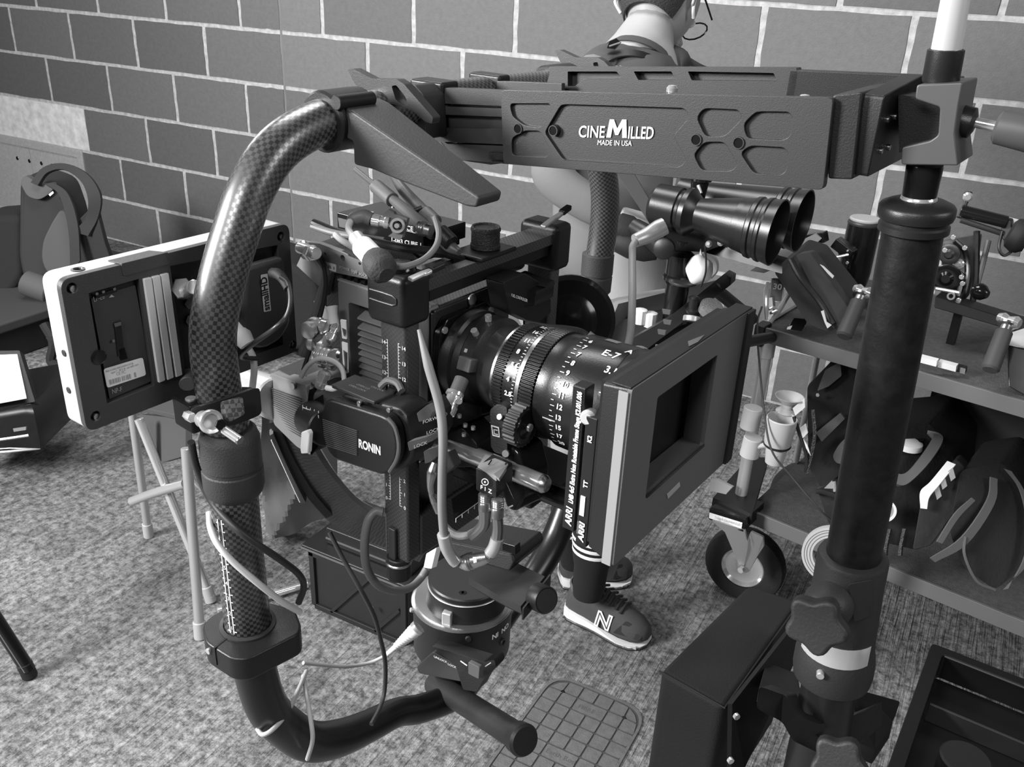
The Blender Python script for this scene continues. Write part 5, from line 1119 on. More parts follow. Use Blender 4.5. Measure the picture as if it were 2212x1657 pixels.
solo('board_edge', 'pale board leaning behind the second camera barrels above the shelf', 'board', prism(CW((1620,585,2.0),(1688,540,2.0),(1760,505,2.0),(1775,515,2.0),(1725,560,2.0),(1650,590,2.0)), (0,.01,0)), mat('board_pale', .26, .6), CM)
t = cthing('flask', 'dark cylindrical flask with pale flat lid beside the stand column', 'flask', (1868,600,2.1))
f0 = CW((1870,470,2.08))[0]; t.p('body', lathe(f0+dn*.008, dn, [(0,.032),(.003,.037),(.12,.037),(.15,.033),(.155,.03)], 32), BLG); t.p('lid', cyl(f0, f0+dn*.008, .0345, n=32), mat('lid_pale', .45, .5)); t.p('rim', cyl(f0+dn*.008, f0+dn*.018, .0375, n=32), ANG)
t.p('foot', cyl(f0+dn*.163, V((f0.x,f0.y,ZS-.004)), .03, n=24), BLK)
def handle(px0, py0, d0, px1, py1, d1, side):
    t = cthing('grip_handle', 'grey rubber grip with chrome rosette lying at the %s end of the top shelf' % side, 'handle', (px1,py1,d1))
    a_, b_ = CW((px0,py0,d0),(px1,py1,d1)); t.p('grip', lathe(a_, b_-a_, [(0,.012),(.003,.0155),((b_-a_).length-.004,.0165),((b_-a_).length,.013)], 24), mat('grip_grey', .06, .6))
    t.p('rosette', lathe(a_-(b_-a_).normalized()*.02, b_-a_, [(0,.01),(.004,.017),(.008,.017),(.01,.011),(.02,.011)], 16), STL)
    s_ = a_-(b_-a_).normalized()*.024; t.p('knob', lathe(s_, (1,-.3,0), [(-.02,.008),(-.01,.012),(0,.008),(.014,.013),(.022,.009)], 12), CHR)
handle(1855,650,1.86,1822,728,1.84,'left'); handle(2170,715,1.72,2138,800,1.70,'right')
t = cthing('small_parts', 'small black latch with pale tag on the shelf by its front edge', 'latch', (1715,705,1.93))
t.p('block', prism(CW((1705,700,1.93),(1735,703,1.93),(1732,717,1.92),(1703,712,1.93)), (0,.02,.01)), BLG, bev=.002); t.p('tag', prism(CW((1702,706,1.925),(1712,703,1.925),(1708,711,1.925),(1700,711,1.925)), (0,-.002,0)), PAP)
t = cthing('label_strip', 'two white label blocks and a black one along the shelf edge', 'labels', (2020,800,1.8))
for a_, b_, m_ in ((1988,2024,PAP),(2027,2066,PAP),(2068,2086,BLK)):
    t.p('label', prism(CW((a_,771+(a_-1988)*.26,1.79),(b_,771+(b_-1988)*.26,1.78),(b_-2,783+(b_-1988)*.26,1.78),(a_-2,783+(a_-1988)*.26,1.79)), (0,.012,.002)), m_)
t = cthing('paper_box', 'black box with white sheet on top at the right edge of the shelf', 'box', (2195,830,1.72))
t.p('box', prism(CW((2175,745,1.75),(2260,765,1.7),(2260,880,1.7),(2178,835,1.73)), (0,.12,0)), BLG, bev=.002)
t.p('sheet', prism(CW((2176,745,1.745),(2182,722,1.78),(2212,712,1.8),(2290,740,1.8),(2250,762,1.72)), (0,0,.003)), PAP)
t = cthing('camera_parts', 'jumble of black camera parts with bright screws behind the flask', 'camera parts', (1800,560,2.1))
rd = random.Random(5)
for i in range(16):
    x, y = rd.uniform(1762,1832), rd.uniform(508,640); p = CW((x,y,2.05+rd.uniform(-.04,.04)))[0]; s = rd.uniform(.012,.03)
    if y > 590 and x < 1790: continue
    if i%3 == 0: t.p('part', lathe(p, (rd.uniform(-1,1),-1,rd.uniform(-.5,.5)), [(0,s*.5),(s*.3,s*.7),(s*.5,s*.5),(s*.9,s*.3)], 14), BLG)
    else: t.p('part', box(p, (s*1.6,s,s*.8), MX.Rotation(rd.uniform(-.6,.6), 3, 'Y')), BLG if i%2 else ANO, bev=.002)
for i in range(9):
    p = CW((rd.uniform(1765,1832), rd.uniform(530,600), 1.99))[0]; t.p('screw', cyl(p, p+V((0,-.004,0)), rd.uniform(.002,.005), n=10), CHR)
t.p('bar', tube(CW((1775,556,1.99),(1800,556,1.99),(1832,550,1.99)), .003, 8), CHR)
t.p('support', bx(*[(lambda p: (p.x-.05, p.x+.05, p.y-.02, p.y+.03, ZS-.004, p.z-.02))(CW((1800,600,2.05))[0])][0]), BLK)
# mechanism right of the column
t = cthing('film_camera_head', 'open camera head with round chrome wheels and side plate, right of the column', 'camera head', (2075,690,1.95))
t.p('side_plate', prism(CW((2035,520,1.95),(2120,505,1.95),(2112,560,1.95),(2092,640,1.94),(2070,660,1.94),(2030,640,1.94)), (0,.01,0), .006), mat('head_plate', .14, .4, .5), bev=.002)
for x, y, r_, m_ in ((2052,548,.022,ANG),(2046,600,.03,BLG),(2072,570,.012,CHR),(2068,600,.016,STL)):
    p = CW((x,y,1.93))[0]; t.p('wheel', lathe(p, (0,-1,0), [(0,r_),(.006,r_),(.008,r_*.8),(.007,r_*.5),(.012,r_*.3)], 24), m_)
t.p('bracket_loop', tube(CW((2032,655,1.92),(2060,658,1.92),(2080,640,1.92),(2090,590,1.92),(2085,545,1.92),(2062,520,1.92)), .006, 10), BLG)
for x, y in ((2060,512),(2085,535),(2078,598),(2065,655),(2080,612),(2042,540),(2072,648)): p = CW((x,y,1.9))[0]; t.p('screw', cyl(p, p+V((0,-.005,0)), .005, n=12), CHR)
t.p('leg_bar', tube(CW((2135,520,1.93),(2120,580,1.93),(2095,670,1.93)), .006, 8), GRY)
t.p('base_bar', prism(CW((2020,640,1.9),(2212,700,1.85),(2300,730,1.83),(2300,755,1.83),(2212,722,1.85),(2018,665,1.9)), (0,.05,0)), BLK, bev=.002)
t.p('base_rod', tube(CW((2020,623,1.88),(2070,632,1.88)), .004, 8), CHR)
p = CW((2055,640,1.87))[0]; t.p('eyelet', hollow(p, (0,-1,.3), [(0,.008),(.004,.008)], [(0,.0045),(.004,.0045)], 20), CHR)
t.p('knob', lathe(CW((2105,625,1.88))[0], (1,-.3,-.1), [(0,.014),(.01,.018),(.02,.016),(.03,.008)], 16), BLG)
t.p('base_foot', bx(*[(lambda p: (p.x, p.x+.016, p.y+.02, p.y+.036, ZS-.004, p.z))(CW((2060,660,1.9))[0])][0]), BLK)
t = cthing('handle_arm', 'black jointed handle with round rubber eyepiece at the right edge of the frame', 'handle', (2150,480,1.9))
t.p('tube', cyl(*CW((2075,455,1.9),(2175,480,1.87)), .013), BLG); t.p('rail', cyl(*CW((2075,475,1.9),(2168,505,1.88)), .006), ANG)
t.p('joint', prism(CW((2160,470,1.88),(2185,475,1.87),(2188,515,1.87),(2165,520,1.88)), (0,.02,0)), BLK, bev=.003)
t.p('eye_cup', lathe(CW((2180,500,1.85))[0], (1,.1,-.25), [(0,.02),(.005,.03),(.02,.036),(.03,.034),(.04,.026)], 24), RUB)
t.p('strap_loop', tube(CW((2165,500,1.85),(2158,535,1.85),(2170,552,1.85),(2195,535,1.85)), .003, 8), BLK)
t.p('bolt', tube(CW((2072,470,1.9),(2085,440,1.9),(2092,415,1.9)), [.006,.005,.008], 8), ANG); t.p('bolt_head', lathe(CW((2091,425,1.9))[0], (.2,-1,.1), [(0,.008),(.008,.01),(.012,.006)], 12), CHR)
t.p('white_card', prism(CW((2180,470,1.9),(2212,478,1.9),(2250,490,1.9),(2180,490,1.9)), (0,.004,0)), PAP)
t.p('down_post', tube(CW((2110,500,1.94),(2108,600,1.93),(2100,660,1.92)), .007, 8), BLK)

# bags and boxes on the lower shelf
CB_ = mat('bag_black', .014, .75, bump=.5, scale=120); PIP = mat('grey_piping', .1, .7)
t = cthing('open_tool_bag', 'black open tool bag with grey panel and strap on the left of the lower shelf', 'bag', (1790,1000,2.05))
t.p('body', prism(CW((1742,835,2.0),(1810,765,2.0),(1865,775,2.0),(1860,990,2.0),(1775,1060,2.0),(1745,1010,2.0)), (0,.16,0), .01), CB_, bev=.008)
t.p('grey_panel', prism(CW((1765,845,1.985),(1782,800,1.985),(1815,782,1.985),(1818,812,1.985),(1790,835,1.985)), (0,.006,0), .003), PIP, bev=.002)
t.p('grey_panel', prism(CW((1762,935,1.985),(1815,892,1.985),(1825,905,1.985),(1775,955,1.985)), (0,.006,0), .002), PIP, bev=.002)
p = CW((1767,853,1.98))[0]; t.p('stud', cyl(p, p+V((0,-.003,0)), .004, n=12), CHR)
solo('board_edge', 'grey rounded panel showing at the left of the column below the open bag', 'panel', prism(CW((1798,985,1.97),(1812,960,1.97),(1850,925,1.97),(1850,1010,1.97),(1805,1000,1.97)), (0,.01,0), .01), PIP, CM)
t = cthing('leather_case', 'worn black leather case with silver clasp behind the column on the lower shelf', 'case', (1790,1110,2.0))
t.p('body', prism(CW((1762,1055,1.98),(1795,1045,1.98),(1860,1070,1.98),(1855,1140,1.98),(1790,1135,1.98)), (0,.1,0), .008), mat('leather', .03, .4, bump=.6, scale=80), bev=.006)
t.p('lip', tube(CW((1762,1062,1.97),(1775,1062,1.97),(1800,1070,1.97),(1850,1090,1.97)), .006, 10), MATS['leather']); p0, p1 = CW((1802,1040,1.965),(1804,1062,1.965)); t.p('clasp', cyl(p0, p1, .004), CHR)
t.p('pale_patch', prism(CW((1780,1055,1.962),(1797,1038,1.962),(1805,1056,1.962)), (0,.002,0)), ALU)
t = cthing('tape_roll', 'big pale tape roll leaning on the shelf edge left of the casting', 'tape roll', (1775,1240,1.95))
p = CW((1800,1195,1.9))[0]; TN = V((.25,-1,.2)).normalized()
t.p('roll', hollow(p, TN, [(0,.062),(.018,.062)], [(0,.04),(.018,.04)], 48), mat('tape_pale', .5, .5))
for r_ in (.046,.052,.057): t.p('winding', hollow(p+TN*.0178, TN, [(0,r_),(.0006,r_)], [(0,r_-.0012),(.0006,r_-.0012)], 48), GRY)
t = cthing('small_tape_roll', 'small white rimmed roll just right of the column on the lower shelf', 'tape roll', (1915,1110,1.9))
p = CW((1908,1101,1.86))[0]; t.p('roll', hollow(p, (.5,-1,.3), [(0,.024),(.01,.024)], [(0,.019),(.01,.019)], 32), PAP); t.p('core', cyl(p, p+V((.004,-.008,.002)), .019, n=24), ALU)
t = cthing('tool_bag', 'large black tool bag with curved grey rim and white tape on the lower shelf', 'bag', (2000,1150,1.95))
t.p('body', prism(CW((1900,925,1.93),(2010,915,1.95),(2060,985,1.95),(2045,1110,1.93),(1985,1190,1.88),(1900,1170,1.88)), (0,.2,0), .012), CB_, bev=.01)
t.p('rim', ribbon(CW((1925,1045,1.87),(1955,1050,1.87),(2000,1010,1.88),(2035,960,1.9),(2030,940,1.93),(1995,925,1.96)), CW((1925,1022,1.88),(1955,1022,1.88),(1985,990,1.89),(2012,950,1.91),(2010,943,1.94),(1985,935,1.97)), .012), PIP)
t.p('pouch', prism(CW((1990,1075,1.86),(2065,990,1.87),(2085,1010,1.87),(2075,1090,1.85),(2010,1180,1.83),(1970,1190,1.84)), (0,.03,0), .008), CB_, bev=.005)
t.p('white_tape', ribbon(CW((2046,996,1.85),(2010,1040,1.845),(1988,1062,1.84),(1988,1098,1.835)), CW((2065,1004,1.845),(2028,1050,1.84),(2008,1075,1.835),(2003,1100,1.83)), .004), PAP)
for x, y in ((2048,1018),(2030,1036),(2018,1058)): t.p('white_tooth', prism(CW((x,y,1.842),(x+10,y-8,1.842),(x+16,y+14,1.842),(x+6,y+22,1.842)), (0,.002,0)), ALU)
t.p('inner_can', lathe(CW((1970,942,1.95))[0], dn, [(0,.026),(.02,.03),(.06,.03)], 24), BLG); t.p('white_cap', lathe(CW((1966,952,1.93))[0], dn, [(0,.018),(.004,.027),(.016,.028),(.018,.02)], 24), PAP)
t.p('can_top', lathe(CW((1972,925,1.95))[0], dn, [(0,.006),(.006,.012),(.02,.012)], 12), CHR)
for x in (1918,1950): t.p('hanging_chain', tube(CW((x+4,1142,1.86),(x-4,1180,1.86),(x-6,1200,1.86)), .005, 5), mat('chain_dark'))
t = cthing('shoulder_bag', 'black shoulder bag with curved grey piping at the right end of the lower shelf', 'bag', (2140,1250,1.85))
t.p('body', prism(CW((2075,1015,1.86),(2170,1000,1.86),(2215,1060,1.86),(2215,1220,1.84),(2150,1275,1.8),(2085,1230,1.8),(2050,1150,1.82)), (0,.16,0), .015), CB_, bev=.01)
t.p('piping', ribbon(CW((2138,1030,1.84),(2130,1080,1.83),(2075,1160,1.80),(2008,1205,1.79)), CW((2155,1035,1.84),(2148,1090,1.83),(2090,1175,1.80),(2020,1215,1.79)), .004), PIP)
t.p('piping', ribbon(CW((2098,1075,1.82),(2060,1110,1.81),(2022,1170,1.80)), CW((2106,1082,1.82),(2070,1120,1.81),(2035,1175,1.80)), .004), PIP)
t.p('piping', ribbon(CW((2168,1012,1.84),(2200,1055,1.84),(2215,1120,1.83),(2212,1200,1.81),(2178,1272,1.79)), CW((2185,1018,1.84),(2212,1060,1.84),(2230,1120,1.83),(2228,1205,1.81),(2165,1275,1.79)), .004), PIP)
t.p('piping', tube(CW((2085,1160,1.80),(2084,1200,1.79),(2110,1255,1.79),(2150,1275,1.79)), .003, 6), PIP)
solo('black_case', 'tall matt black case filling the dark space behind the bags under the top shelf', 'case', bx(.3, .93, .36, .5, ZL, ZS-.05), mat('matt_black', .03, .85), CM)
# ------------------------------------------------------------------ second camera on an arm of the cart
t = T('second_camera', 'black camera with two overlapping long round hoods pointing right, above the matte box', 'camera', WF, DW((1450,700,1.6))[0])
HB = mat('hood_black', .011, .33, bump=.05, scale=500)
def barrel(x0,y0,d0,x1,y1,d1,prof,n=48):
    a_, b_ = DW((x0,y0,d0),(x1,y1,d1)); L_ = (b_-a_).length; t.p('barrel', lathe(a_, b_-a_, [(u_*L_, r_) for u_, r_ in prof], n, cap=False), HB); return a_, b_
pf = [(0,.001),(0,.03),(.03,.036),(.22,.037),(.23,.034),(.25,.034),(.27,.04),(.31,.041),(.33,.036),(.36,.03),(.38,.027),(.80,.047),(.81,.05),(.84,.051),(.85,.0485),(.88,.0495),(.89,.052),(.915,.053),(.925,.051),(1,.0545),(.999,.052),(.7,.043),(.6,.001)]
a1, b1 = barrel(1412,440,1.56,1680,503,1.46, pf)
barrel(1470,418,1.66,1735,478,1.55, [(0,.001),(0,.03),(.2,.03)]+pf[11:])
t.p('focus_knob', lathe(DW((1512,392,1.56))[0], (0,0,1), [(-.03,.012),(0,.016),(.002,.02),(.02,.02),(.022,.016)], 24), BLG); t.p('knob_shine', cyl(*DW((1508,400,1.535),(1514,418,1.535)), .003), CHR)
t.p('mount_block', prism(DW((1425,480,1.58),(1510,500,1.58),(1560,530,1.55),(1520,545,1.55),(1440,540,1.57)), (0,.05,0), .004), BLK, bev=.003)
k_ = DW((1438,535,1.54))[0]; t.p('side_knob', lathe(k_, (.1,-1,.1), [(0,.014),(.004,.018),(.016,.018),(.018,.015)], 28), ANO)
t.p('column', lathe(DW((1476,520,1.57))[0], dn, [(0,.012),(.015,.012),(.02,.02),(.024,.0245),(.06,.0245),(.064,.028),(.07,.028),(.078,.022),(.12,.02),(.20,.02)], 28), BLG)
t.p('column_rim', lathe(DW((1476,606,1.57))[0], dn, [(0,.0245),(.002,.025),(.004,.0245)], 28), ANG)
t.p('small_rod', lathe(DW((1500,640,1.55))[0], dn, [(0,.006),(.003,.01),(.004,.008),(.02,.008),(.024,.014),(.075,.014)], 16), ANO)
t.p('silver_band', cyl(*DW((1495,683,1.53),(1493,695,1.53)), .0146, n=20), ALU)
t.p('bar', prism(DW((1350,740,1.5),(1440,690,1.54),(1565,592,1.62),(1580,600,1.61),(1578,616,1.6),(1450,715,1.53),(1370,775,1.49)), (0,.03,0), .002), BLK, bev=.002)
t.p('rod', cyl(*DW((1545,625,1.6),(1625,690,1.72)), .012), BLK)
t.p('slide_rail', prism(DW((1520,520,1.58),(1690,570,1.5),(1690,592,1.5),(1520,545,1.58)), (0,.04,0), .002), BLK, bev=.002)
for x, y in ((1558,525),(1580,532),(1532,528)): p = DW((x,y,1.53))[0]; t.p('rail_screw', lathe(p, (0,-1,.4), [(0,.004),(.004,.006),(.008,.003)], 12), CHR)
for x, y, d_ in ((1440,668,1.5),(1442,690,1.5),(1430,712,1.48),(1425,745,1.47)): t.p('rail_tab', prism(DW((x-10,y,d_),(x+8,y+3,d_),(x+6,y+12,d_),(x-8,y+10,d_)), (0,.004,0)), GRY)
t.p('thumb_wheel', lathe(DW((1382,768,1.42))[0], (.2,-.2,1), [(-.004,.015),(.008,.015),(.009,.012)], 32), mat('pale_knurl', .35, .3, .8, bump=1, scale=900))
t.p('thumb_wheel', lathe(DW((1535,668,1.55))[0], (.3,-.3,1), [(-.006,.02),(.008,.02),(.009,.014)], 32), MATS['pale_knurl'])
for x, y in ((1383,685),(1405,692)): t.p('white_knob', lathe(DW((x,y,1.62))[0], (0,0,1), [(-.012,.01),(-.011,.012),(.014,.012),(.015,.009)], 10), PAP)
t.p('rail_base', prism(DW((1350,765,1.5),(1380,740,1.52),(1480,700,1.56),(1560,690,1.6),(1500,790,1.5),(1400,820,1.45)), (0,0,-.03), .003), BLK, bev=.002)
t.p('arm_to_cart', cyl(*DW((1500,760,1.62),(1668,728,1.98)), .012), BLK)
t = T('tape_ball', 'crumpled white tape roll hanging from a wire beside the second camera column', 'tape', WF, DW((1512,600,1.55))[0])
p = DW((1512,583,1.55))[0]
bm = bmesh.new(); bmesh.ops.create_icosphere(bm, subdivisions=3, radius=.023)
rd = random.Random(2)
for v in bm.verts: v.co = v.co*(1+.12*sin(v.co.x*160)*cos(v.co.z*130)+rd.uniform(-.03,.03)); v.co.z *= 1.12; v.co += p
t.p('roll', bm, PAP, smooth=60); t.p('torn_end', prism(DW((1508,560,1.54),(1513,538,1.54),(1518,560,1.54)), (0,.003,0)), PAP)
t.p('wire', tube(DW((1523,530,1.53),(1525,560,1.52),(1524,590,1.52),(1514,620,1.53)), .0016, 6), BLK)
t = T('rubber_grips', 'dark rounded rubber grips held in front of the person at the waist', 'grips', WF, DW((1350,500,1.6))[0])
t.p('grip', lathe(DW((1322,482,1.62))[0], V((.9,.2,-.3)), [(0,.012),(.01,.024),(.03,.027),(.05,.022),(.07,.012)], 24), RUB)
t.p('grip', lathe(DW((1318,515,1.62))[0], V((.9,.2,-.2)), [(0,.008),(.015,.02),(.04,.024),(.07,.02),(.09,.01)], 24), RUB)
t.p('arm', tube(DW((1370,490,1.6),(1400,510,1.58),(1430,540,1.57)), [.016,.018,.014], 12), ANO)
t = T('follow_wheel', 'big round black hand wheel behind the lens', 'hand wheel', RF, D((1250,660,.97))[0][:])
p = at(RF, 1228, 690, .99); t.p('disc', lathe(p, (.55,-.75,.2), [(0,.03),(0,.044),(.004,.05),(.012,.05),(.016,.045),(.014,.03),(.02,.02)], 48), BLG)

# ------------------------------------------------------------------ left background: stool, sack, case, bags
t = T('folding_stool', 'folding stool with chrome tube legs and dark seat behind the left ring tube', 'stool', WF, (3.1,-1.85,0))
la = W(2, .014, (320,1150),(455,1290),(432,1368)); tops = DW((285,890,2.25),(300,905,2.1),(402,968,1.98))
for a_, b_, r_, m_ in ((la[0],tops[0],.0105,mat('tube_grey', .55, .3, .6)),(la[1],tops[1],.011,CHR),(la[2],tops[2],.0115,mat('tube_grey'))):
    t.p('leg', cyl(a_, b_, r_, n=16), m_); t.p('foot_cap', cyl(a_-V((0,0,.013)), a_+(b_-a_).normalized()*.03, r_*1.25, n=16), mat('cap_pale', .4, .5))
t.p('crossbar', tube(DW((285,1083,2.2),(330,1066,2.15),(400,1045,2.08)), .011, 14), mat('tube_grey'))
t.p('crossbar', tube(DW((398,1010,2.02),(430,1050,2.05),(470,1080,2.1)), .006, 10), CHR)
fb = W(2, .012, (470,1320),(665,1262)); t.p('floor_bar', cyl(fb[0], fb[1], .009, n=14), CHR)
t.p('seat', prism(DW((275,882,2.25),(420,915,2.0),(690,880,2.1),(560,850,2.3)), (0,0,.012), .01), mat('seat_cloth', .05, .8), bev=.004)
t.p('backrest', prism(DW((300,895,2.2),(400,905,2.05),(400,985,2.05),(350,1000,2.12),(318,960,2.18)), (.01,.012,0), .01), mat('seat_cloth'), bev=.004)
# canvas sack
t = T('canvas_sack', 'crumpled grey canvas sack behind the ring tube, left of the black case', 'sack', WF, W(2, 0, (640,1160))[0])
A_ = DW((548,905,2.2),(600,880,2.2),(660,900,2.2),(700,1000,2.25),(712,1120,2.3),(640,1140,2.35),(566,1170,2.35),(556,1050,2.3))
N_ = 22; bm = bmesh.new(); rd = random.Random(9); rows = []
tl, tr_, br, bl = DW((550,890,2.2),(680,880,2.2),(712,1122,2.42),(562,1172,2.4))
for i in range(N_+1):
    row = []
    for j in range(N_+1):
        u_, v_ = j/N_, i/N_; p = tl.lerp(tr_, u_).lerp(bl.lerp(br, u_), v_)
        n_ = (abs(sin(u_*4+v_*5+.6))*1.3+abs(sin(v_*7-u_*4+1))+.5*abs(sin(u_*9+v_*3+2*sin(v_*4))))*.022 - .05*sin(u_*pi)
        row.append(bm.verts.new(p+FW*n_))
    rows.append(row)
for i in range(N_):
    for j in range(N_): bm.faces.new((rows[i][j], rows[i][j+1], rows[i+1][j+1], rows[i+1][j]))
g = bmesh.ops.extrude_face_region(bm, geom=bm.faces[:]); bmesh.ops.translate(bm, vec=FW*.1, verts=[v for v in g['geom'] if isinstance(v, bmesh.types.BMVert)])
t.p('cloth', bm, mat('canvas_grey', .14, .8, bump=.3, scale=500), smooth=25)
# ribbed black case
t = T('ribbed_case', 'black plastic case with moulded diagonal ribs standing on the floor under the gimbal', 'case', WF, (3.53,-1.7,0))
RC = mat('case_black', .016, .5, bump=.15, scale=500)
t.p('shell', bx(3.386, 3.675, -1.775, -1.6, .003, .175), RC, bev=.008)
X0, X1, Z1 = 3.39, 3.67, .17
def bar(x0, z0, x1, z1, w_=.008): 
    a_, b_ = V((x0,-1.776,z0)), V((x1,-1.776,z1)); d_ = (b_-a_).normalized(); s_ = d_.cross(EB)*w_*.5
    t.p('rib', prism([a_-s_, b_-s_, b_+s_, a_+s_], (0,-.006,0)), RC, bev=.001)
bar(X0+.01,.008,X1-.01,.008,.014); bar(X0+.008,.01,X0+.008,Z1,.014); bar(X1-.008,.01,X1-.008,Z1,.014); bar(X0,Z1-.01,X1,Z1-.01,.012); bar(X0+.06,.01,X0+.18,Z1-.01); bar(X0+.19,.01,X0+.26,.1)
t.p('lid', bx(3.382, 3.68, -1.795, -1.6, .175, .19), BLK, bev=.003); t.p('lid_edge', bx(3.382, 3.68, -1.797, -1.792, .18, .184), GRY)
t.p('top_tray', bx(3.43, 3.67, -1.76, -1.62, .19, .235), BLK, bev=.003); t.p('top_edge', bx(3.43, 3.67, -1.763, -1.758, .205, .208), GRY)
p = at(WF, 803, 1312, 2.08); t.p('latch_stud', cyl(p, p+V((0,-.004,0)), .006, n=12), CHR)
DW0 = DW
# flat black case, backpack, left edge things
t = T('flat_case', 'low wide black case lying at the far left with a backpack standing on it', 'case', WF, (1.0,-1.0,0))
t.p('lid', bx(.2, 1.53, -1.6, -.45, .12, .16), mat('case_grey_top', .045, .7), bev=.01); t.p('shell', bx(.22, 1.5, -1.58, -.47, .0, .12), mat('case_cloth', .012, .9), bev=.006)
t.p('handle', tube([V((1.5,-1.1,.06)),V((1.53,-1.1,.08)),V((1.53,-.95,.08)),V((1.5,-.95,.06))], .01, 8), BLK)
BPK = mat('pack_cloth', .028, .8, bump=.4, scale=200); BP2 = mat('pack_panel', .085, .75)
DW = lambda *p: DW0(*[(x, y, d_*.925) for x, y, d_ in p])
t = T('backpack', 'dark backpack with grey side panel and looped straps leaning by the wall', 'backpack', WF, DW((130,640,3.8))[0])
t.p('body', prism(DW((40,395,3.85),(60,378,3.85),(125,400,3.85),(150,470,3.85),(170,640,3.95),(60,650,3.95),(38,560,3.9)), FW*.18, .04, 4), BPK, bev=.02)
t.p('top_flap', prism(DW((42,393,3.82),(55,378,3.82),(85,400,3.82),(118,396,3.82),(112,415,3.82),(85,433,3.82),(58,425,3.82)), FW*.03, .02), BP2, bev=.006)
t.p('side_panel', prism(DW((128,455,3.83),(112,480,3.83),(92,520,3.84),(88,560,3.86),(100,590,3.9),(160,610,3.9),(160,520,3.85),(140,455,3.83)), FW*.03, .03), BP2, bev=.006)
t.p('strap', ribbon(DW((68,395,3.8),(95,362,3.8),(140,353,3.78),(190,375,3.75),(220,420,3.75),(215,470,3.78),(195,510,3.8)), DW((85,402,3.8),(105,375,3.8),(140,368,3.78),(175,392,3.75),(190,430,3.75),(185,470,3.78),(160,500,3.8)), .02), BPK)
t.p('strap', ribbon(DW((118,395,3.79),(150,420,3.78),(170,480,3.78),(175,560,3.8)), DW((100,400,3.79),(130,425,3.78),(148,500,3.78),(152,600,3.8)), .015), BPK)
t.p('wing_panel', prism(DW((165,480,3.8),(205,440,3.76),(225,520,3.8),(250,590,3.9),(200,640,3.95),(165,630,3.95)), FW*.03, .02), BPK, bev=.008)
t.p('zip_pull', prism(DW((105,420,3.8),(114,413,3.8),(116,417,3.8),(108,424,3.8)), FW*.003), ALU)
t.p('foot_roll', cyl(*DW((55,610,3.85),(110,630,3.85)), .05, n=20), BP2)
solo('dark_bundle', 'dark cloth bundle on the flat case at the left edge', 'bundle', prism(DW((-60,470,3.9),(45,462,3.9),(50,600,3.95),(20,640,3.95),(-60,650,3.95)), FW*.2, .05, 4), mat('bundle_cloth', .012, .85, bump=.6, scale=60), WF, bev=.03)
DW = DW0
solo('dark_bundle', 'dark round bag partly hidden behind the monitor, right edge of the flat case', 'bundle', prism(DW((540,545,3.4),(640,570,3.4),(690,620,3.4),(690,760,3.5),(560,760,3.5)), FW*.25, .06, 4), mat('bundle_cloth'), WF, bev=.03)
solo('small_bag', 'small dark clump of straps on the floor between flat case and monitor', 'straps', tube(DW((95,700,3.35),(115,740,3.35),(110,780,3.37),(135,785,3.36),(130,735,3.35),(105,725,3.35)), .018, 8), CB_, WF)
t = T('sheet_case', 'black hard case with bright white sheet at the left edge of the frame', 'case', WF, (2.05,-1.6,0))
cq = DW((57,862,2.5),(80,960,2.62))
t.p('body', prism(DW((-120,905,2.5),(70,872,2.5),(90,972,2.6),(-110,985,2.6)), FW*.3+V((0,0,.0)), .006), BLG, bev=.006)
t.p('lid', prism(DW((-150,760,2.62),(42,757,2.66),(76,868,2.5),(-120,900,2.45)), FW*.02+V((0,0,-.02)), .004), BLK, bev=.003)
t.p('sheet', prism(DW((-140,772,2.6),(37,765,2.62),(57,858,2.47),(-115,890,2.43)), (0,0,-.004)), mat('bright_sheet', .9, .5))
t.p('metal_edge', tube(DW((-110,985,2.59),(20,975,2.59),(88,968,2.6)), .004, 6, 1), CHR)
t.p('latch_bar', tube(DW((-60,958,2.5),(30,945,2.5),(62,940,2.51)), .005, 6, 1), STL); t.p('latch_plate', prism(DW((30,925,2.5),(58,921,2.5),(58,928,2.5),(32,932,2.5)), (0,-.003,0)), GRY)
t = T('stand_leg', 'glossy black tube leg resting on the floor at the lower left edge', 'stand leg', WF, W(2, 0, (60,1450))[0])
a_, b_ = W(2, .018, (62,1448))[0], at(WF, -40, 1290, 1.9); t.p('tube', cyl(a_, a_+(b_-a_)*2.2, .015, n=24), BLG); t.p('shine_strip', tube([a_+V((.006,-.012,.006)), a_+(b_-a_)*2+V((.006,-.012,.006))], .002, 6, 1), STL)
t.p('foot', cyl(a_+V((0,0,-.017)), a_+(b_-a_).normalized()*.02, .016, n=20), RUB)
# ------------------------------------------------------------------ the person behind the rig, bent away from the viewer
def skin(name, chain, m, par, T_, sub=2, root=0):
    # chain: dict joint -> (point, radius or (rx, ry)); edges list
    J_, E_ = chain; idx = {k: i for i, k in enumerate(J_)}
    me = bpy.data.meshes.new(name); I = T_.I @ T_.F
    me.from_pydata([I @ V(J_[k][0]) for k in J_], [(idx[a], idx[b]) for a, b in E_], [])
    o = bpy.data.objects.new(name, me); C.objects.link(o); o.parent = par
    s = o.modifiers.new('skin', 'SKIN'); s.use_smooth_shade = True; s.branch_smoothing = .3
    if not me.skin_vertices: me.attributes  # layer is made with the modifier
    for i, k in enumerate(J_):
        r = J_[k][1]; me.skin_vertices[0].data[i].radius = r if isinstance(r, tuple) else (r, r)
        me.skin_vertices[0].data[i].use_root = (i == root)
    sb = o.modifiers.new('sub', 'SUBSURF'); sb.levels = sub; sb.render_levels = sub
    me.materials.append(m); return o
def P3(x, y, d): return at(WF, x, y, d)
